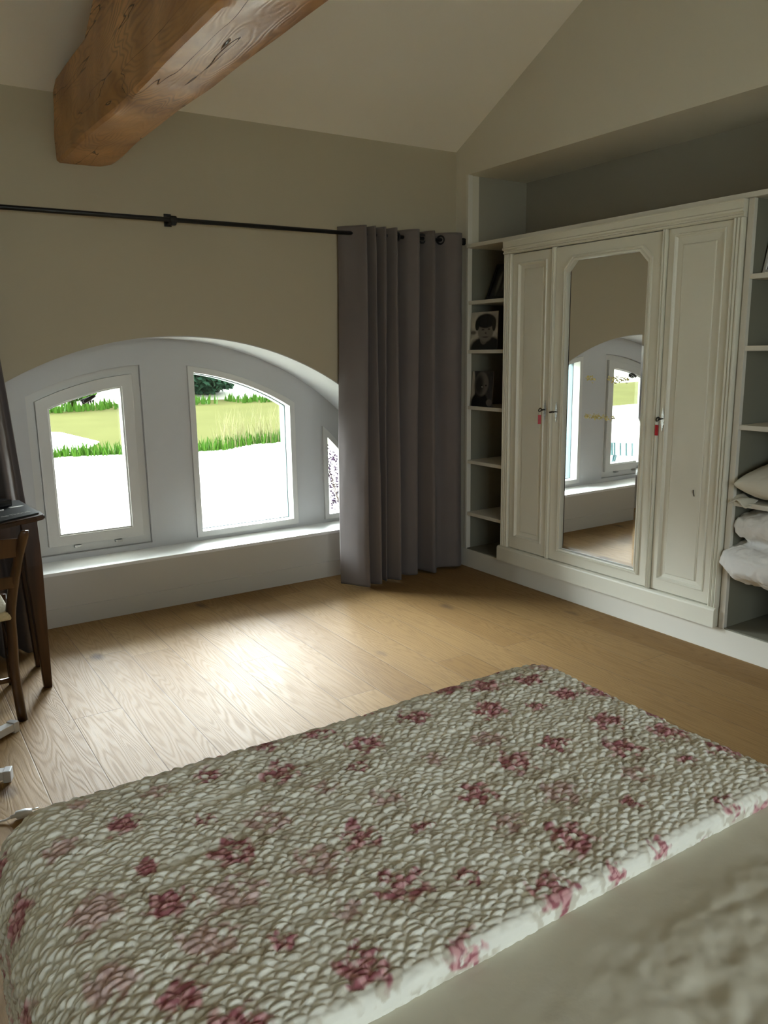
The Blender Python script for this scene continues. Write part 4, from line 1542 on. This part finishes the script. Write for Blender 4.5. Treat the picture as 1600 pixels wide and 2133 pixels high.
# ================================================================== DESK
DZ = 0.79
desk = tag(empty('desk', (-2.78, -0.55, 0.0)), 'dark wooden writing desk in front of the left curtain', 'desk')
T = Vector(desk.location)
A_ = (-2.723, -0.676)
topo = [(-2.723, -0.676), (-2.726, -0.62), (-2.748, -0.30), (-2.765, -0.26), (-3.80, -0.25), (-3.86, -0.28), (-3.80, -0.72), (-3.72, -0.80), (-3.30, -0.86), (-2.93, -0.795), (-2.76, -0.712)]
bm = bmesh.new()
vs = [bm.verts.new(Vector((x, y, DZ - 0.022)) - T) for x, y in topo]
fc = bm.faces.new(vs)
r_ = bmesh.ops.extrude_face_region(bm, geom=[fc])
for v in [g for g in r_['geom'] if isinstance(g, bmesh.types.BMVert)]:
    v.co.z += 0.022
bmesh.ops.bevel(bm, geom=[e for e in bm.edges if abs(e.verts[0].co.z - e.verts[1].co.z) < 1e-5], offset=0.005, segments=3, affect='EDGES')
from_bm('desk_top', bm, M_WALNUT, desk)
def sq_leg(x, y, w0, w1, z1, m, parent, T, sp=(0, 0)):
    rg = []
    for z, w_ in ((z1, w0), (z1 - 0.2, w0), (0.0, w1)):
        k = (z1 - z) / z1
        cx, cy = x + sp[0] * k, y + sp[1] * k
        rg.append([Vector((cx + a * w_ / 2, cy + b * w_ / 2, z)) - T for a, b in ((-1, -1), (1, -1), (1, 1), (-1, 1))])
    o = loft('leg', rg, m, parent)
    bv = o.modifiers.new('soft', 'BEVEL')
    bv.width = 0.004
    bv.segments = 2
    return o
LEG = [(-2.785, -0.632), (-3.74, -0.70), (-2.770, -0.33), (-3.76, -0.31)]
for (x, y) in LEG:
    sx = 1 if x > -3 else -1
    sq_leg(x, y, 0.066, 0.034, DZ - 0.022, M_WALNUT, desk, T, (0.014 * sx, 0.02 if y < -0.5 else 0))
bm = bmesh.new()
def plank(bm, p, q_, z0, z1, th):
    p, q_ = Vector(p), Vector(q_)
    d_ = (q_ - p)
    L_ = d_.length
    mt = Matrix.Translation(Vector((p.x, p.y, 0)) - T) @ Matrix.Rotation(math.atan2(d_.y, d_.x), 4, 'Z')
    add_box(bm, (0, -th / 2, z0), (L_, th / 2, z1), 0.002, 2, mt)
plank(bm, LEG[0], LEG[1], DZ - 0.165, DZ - 0.023, 0.02)
plank(bm, LEG[0], LEG[2], DZ - 0.165, DZ - 0.023, 0.02)
plank(bm, LEG[2], LEG[3], DZ - 0.165, DZ - 0.023, 0.02)
plank(bm, LEG[1], LEG[3], DZ - 0.165, DZ - 0.023, 0.02)
from_bm('apron', bm, M_WALNUT, desk)

# black desk pad with lettering
M_PAD = mat('black_desk_pad', (0.018, 0.022, 0.022), 0.35, spec=0.5)
pad = prism('desk_pad', [(-2.742, -0.655), (-2.762, -0.275), (-3.55, -0.27), (-3.55, -0.815), (-3.25, -0.825), (-2.925, -0.765)], [], DZ + 0.0005, DZ + 0.006, 'z', M_PAD)
tag(pad, 'black desk pad with pale lettering lying on the desk', 'desk pad')
tx_ = bpy.data.curves.new('lettering', 'FONT')
tx_.body = "Lingerie de l'hôtel"
tx_.size = 0.036
tx_.align_x = 'RIGHT'
tx_.extrude = 0.0002
tx_.materials.append(mat('pale_ink', (0.55, 0.55, 0.52), 0.6))
to = bpy.data.objects.new('lettering', tx_)
COL.objects.link(to)
dg = bpy.context.evaluated_depsgraph_get()
tm = bpy.data.meshes.new_from_object(to.evaluated_get(dg))
bpy.data.objects.remove(to)
to = bpy.data.objects.new('lettering', tm)
COL.objects.link(to)
to.parent = pad
to.location = (-2.765, -0.615, DZ + 0.0064)
to.rotation_euler = (0, 0, math.radians(25))
# small things on the desk
bx = box('trinket_box', (-0.055, -0.035, 0), (0.055, 0.035, 0.030), mat('dark_lacquer', (0.012, 0.012, 0.014), 0.2), bev=0.006)
bx.location = (-2.875, -0.42, DZ + 0.0065)
bx.rotation_euler = (0, 0, 0.5)
tag(bx, 'low dark lacquered box on the desk pad', 'box')
cdv = box('paper_slip', (-0.03, -0.010, 0), (0.03, 0.010, 0.0008), M_LINEN, bev=0)
cdv.location = (-2.800, -0.455, DZ + 0.0065)
cdv.rotation_euler = (0, 0, 0.35)
tag(cdv, 'narrow white paper slip on the desk pad', 'paper')
gl = tag(tube('white_cord', [(-2.98, -0.60, DZ + 0.0095), (-2.93, -0.56, DZ + 0.010), (-2.90, -0.55, DZ + 0.0095), (-2.875, -0.53, DZ + 0.010), (-2.86, -0.52, DZ + 0.0095)], 0.003, M_LINEN),
         'short pale cord lying across the desk pad', 'cord')

# ================================================================== CHAIR
ch = tag(empty('dining_chair', (-3.13, -0.70, 0.0), 0), 'ladder back wooden chair with a rush seat drawn up to the desk', 'chair')
T = Vector(ch.location)
R_POST = [(-2.922, -0.905, 0.0), (-2.930, -0.89, 0.20), (-2.924, -0.885, 0.33), (-2.921, -0.89, 0.44), (-2.903, -0.915, 0.56), (-2.880, -0.955, 0.68), (-2.862, -0.985, 0.755), (-2.853, -1.000, 0.795)]
def post(dx, mirror=False):
    pts = catmull([Vector(p) for p in R_POST], 5)
    rg = []
    n = len(pts)
    for i, p in enumerate(pts):
        x, y, z = p
        if mirror:
            x = 2 * -3.12 - x
        w_ = 0.019 - 0.003 * abs(z - 0.4)
        if z > 0.785:
            w_ *= 0.8
        rg.append([Vector((x + a * w_, y + b * w_ * 0.95, z)) - T for a, b in ((-1, -.5), (-.5, -1), (.5, -1), (1, -.5), (1, .5), (.5, 1), (-.5, 1), (-1, .5))])
    return loft('leg', rg, M_CHAIRW, ch, smooth=True)
post(0)
post(0, True)
for sx in (-2.90, -3.34):
    tube('leg', [Vector((sx, -0.50, 0.424)) - T, Vector((sx, -0.49, 0.0)) - T], [0.017, 0.013], M_CHAIRW, ch)
def rail(name, z0, z1, y, x0, x1, bow, th=0.013, arch=0.0):
    n = 16
    rg = []
    for i in range(n + 1):
        t = i / n
        x = x0 + (x1 - x0) * t
        b = math.sin(PI * t)
        yy = y - bow * b
        a0, a1 = z0 + arch * 0.5 * b, z1 + arch * b
        rg.append([Vector((x, yy - th / 2, a0)) - T, Vector((x, yy + th / 2, a0)) - T, Vector((x, yy + th / 2 - 0.012, a1)) - T, Vector((x, yy - th / 2 - 0.012, a1)) - T])
    o = loft(name, rg, M_CHAIRW, ch)
    o.modifiers.new('soft', 'BEVEL').width = 0.003
rail('back_rail', 0.690, 0.765, -0.965, -3.372, -2.868, 0.03, arch=0.012)
rail('back_rail', 0.560, 0.610, -0.925, -3.345, -2.895, 0.03, arch=0.005)
tube('stretcher', [Vector((-2.93, -0.89, 0.175)) - T, Vector((-3.31, -0.89, 0.175)) - T], 0.011, M_CHAIRW, ch)
for z in (0.30, 0.17):
    tube('stretcher', [Vector((-2.925, -0.885, z)) - T, Vector((-2.90, -0.495, z)) - T], 0.0105, M_CHAIRW, ch)
    tube('stretcher', [Vector((-3.315, -0.885, z)) - T, Vector((-3.34, -0.495, z)) - T], 0.0105, M_CHAIRW, ch)
M_RUSH = mat('rush_straw', (0.50, 0.40, 0.22), 0.7, bump=(90, 0.8, 0.004), var=(60, 0.3))
bm = bmesh.new()
add_box(bm, Vector((-3.355, -0.91, 0.425)) - T, Vector((-2.918, -0.47, 0.462)) - T, 0.016, 4)
from_bm('seat', bm, M_RUSH, ch, smooth=True)

# ================================================================== WHITE STAND, PLUG
M_PLAST = mat('white_plastic', (0.72, 0.72, 0.74), 0.35)
M_CAP = mat('pale_grey_cap', (0.60, 0.60, 0.62), 0.4)
st = tag(empty('floor_stand', (-3.36, -1.27, 0.0)), 'white stand with square tube feet on the floor at the left edge', 'stand')
T = Vector(st.location)
def foot(p, q_, name='foot'):
    p, q_ = Vector((*p, 0)), Vector((*q_, 0))
    d_ = q_ - p
    ang = math.atan2(d_.y, d_.x)
    L_ = d_.length
    mt = Matrix.Translation(p - T) @ Matrix.Rotation(ang, 4, 'Z')
    bm = bmesh.new()
    add_box(bm, (0, -0.018, 0.010), (L_ - 0.012, 0.018, 0.040), 0.003, 2, mt)
    o = from_bm(name, bm, M_PLAST, st)
    bm = bmesh.new()
    add_box(bm, (L_ - 0.026, -0.0205, 0.0), (L_, 0.0205, 0.043), 0.004, 2, mt)
    from_bm('end_cap', bm, M_CAP, o)
foot((-3.36, -1.27), (-2.958, -0.985))
foot((-3.36, -1.27), (-3.030, -1.385))
foot((-3.36, -1.27), (-3.76, -1.13))
foot((-3.36, -1.27), (-3.72, -1.60))
tube('pole', [Vector((-3.36, -1.27, 0.03)) - T, Vector((-3.36, -1.27, 0.9)) - T], 0.016, M_PLAST, st)
# power cord with plug
pc = tag(empty('power_plug', (-3.03, -1.66, 0.0)), 'white two pin plug and cord on the floor beside the quilt', 'plug')
T = Vector(pc.location)
bm = bmesh.new()
add_tube(bm, [Vector(p) - T for p in ((-3.075, -1.655, 0.012), (-3.062, -1.655, 0.012), (-3.058, -1.655, 0.014), (-3.030, -1.657, 0.014), (-3.012, -1.658, 0.014))],
         [0.005, 0.006, 0.012, 0.013, 0.009], 12, squash=(1.3, 0.95))
from_bm('plug', bm, M_PLAST, pc, smooth=True)
for dy in (-0.0085, 0.0085):
    tube('pin', [Vector((-3.013, -1.658 + dy, 0.014)) - T, Vector((-2.990, -1.659 + dy, 0.014)) - T], 0.0023, M_STEEL, pc, seg=8)
cpts = catmull([(-3.072, -1.655, 0.0115), (-3.10, -1.652, 0.006), (-3.16, -1.630, 0.0045), (-3.30, -1.60, 0.0045), (-3.46, -1.66, 0.0045), (-3.60, -1.72, 0.0045)], 6)
tube('cord', [Vector(p) - T for p in cpts], 0.0036, M_PLAST, pc, seg=8)
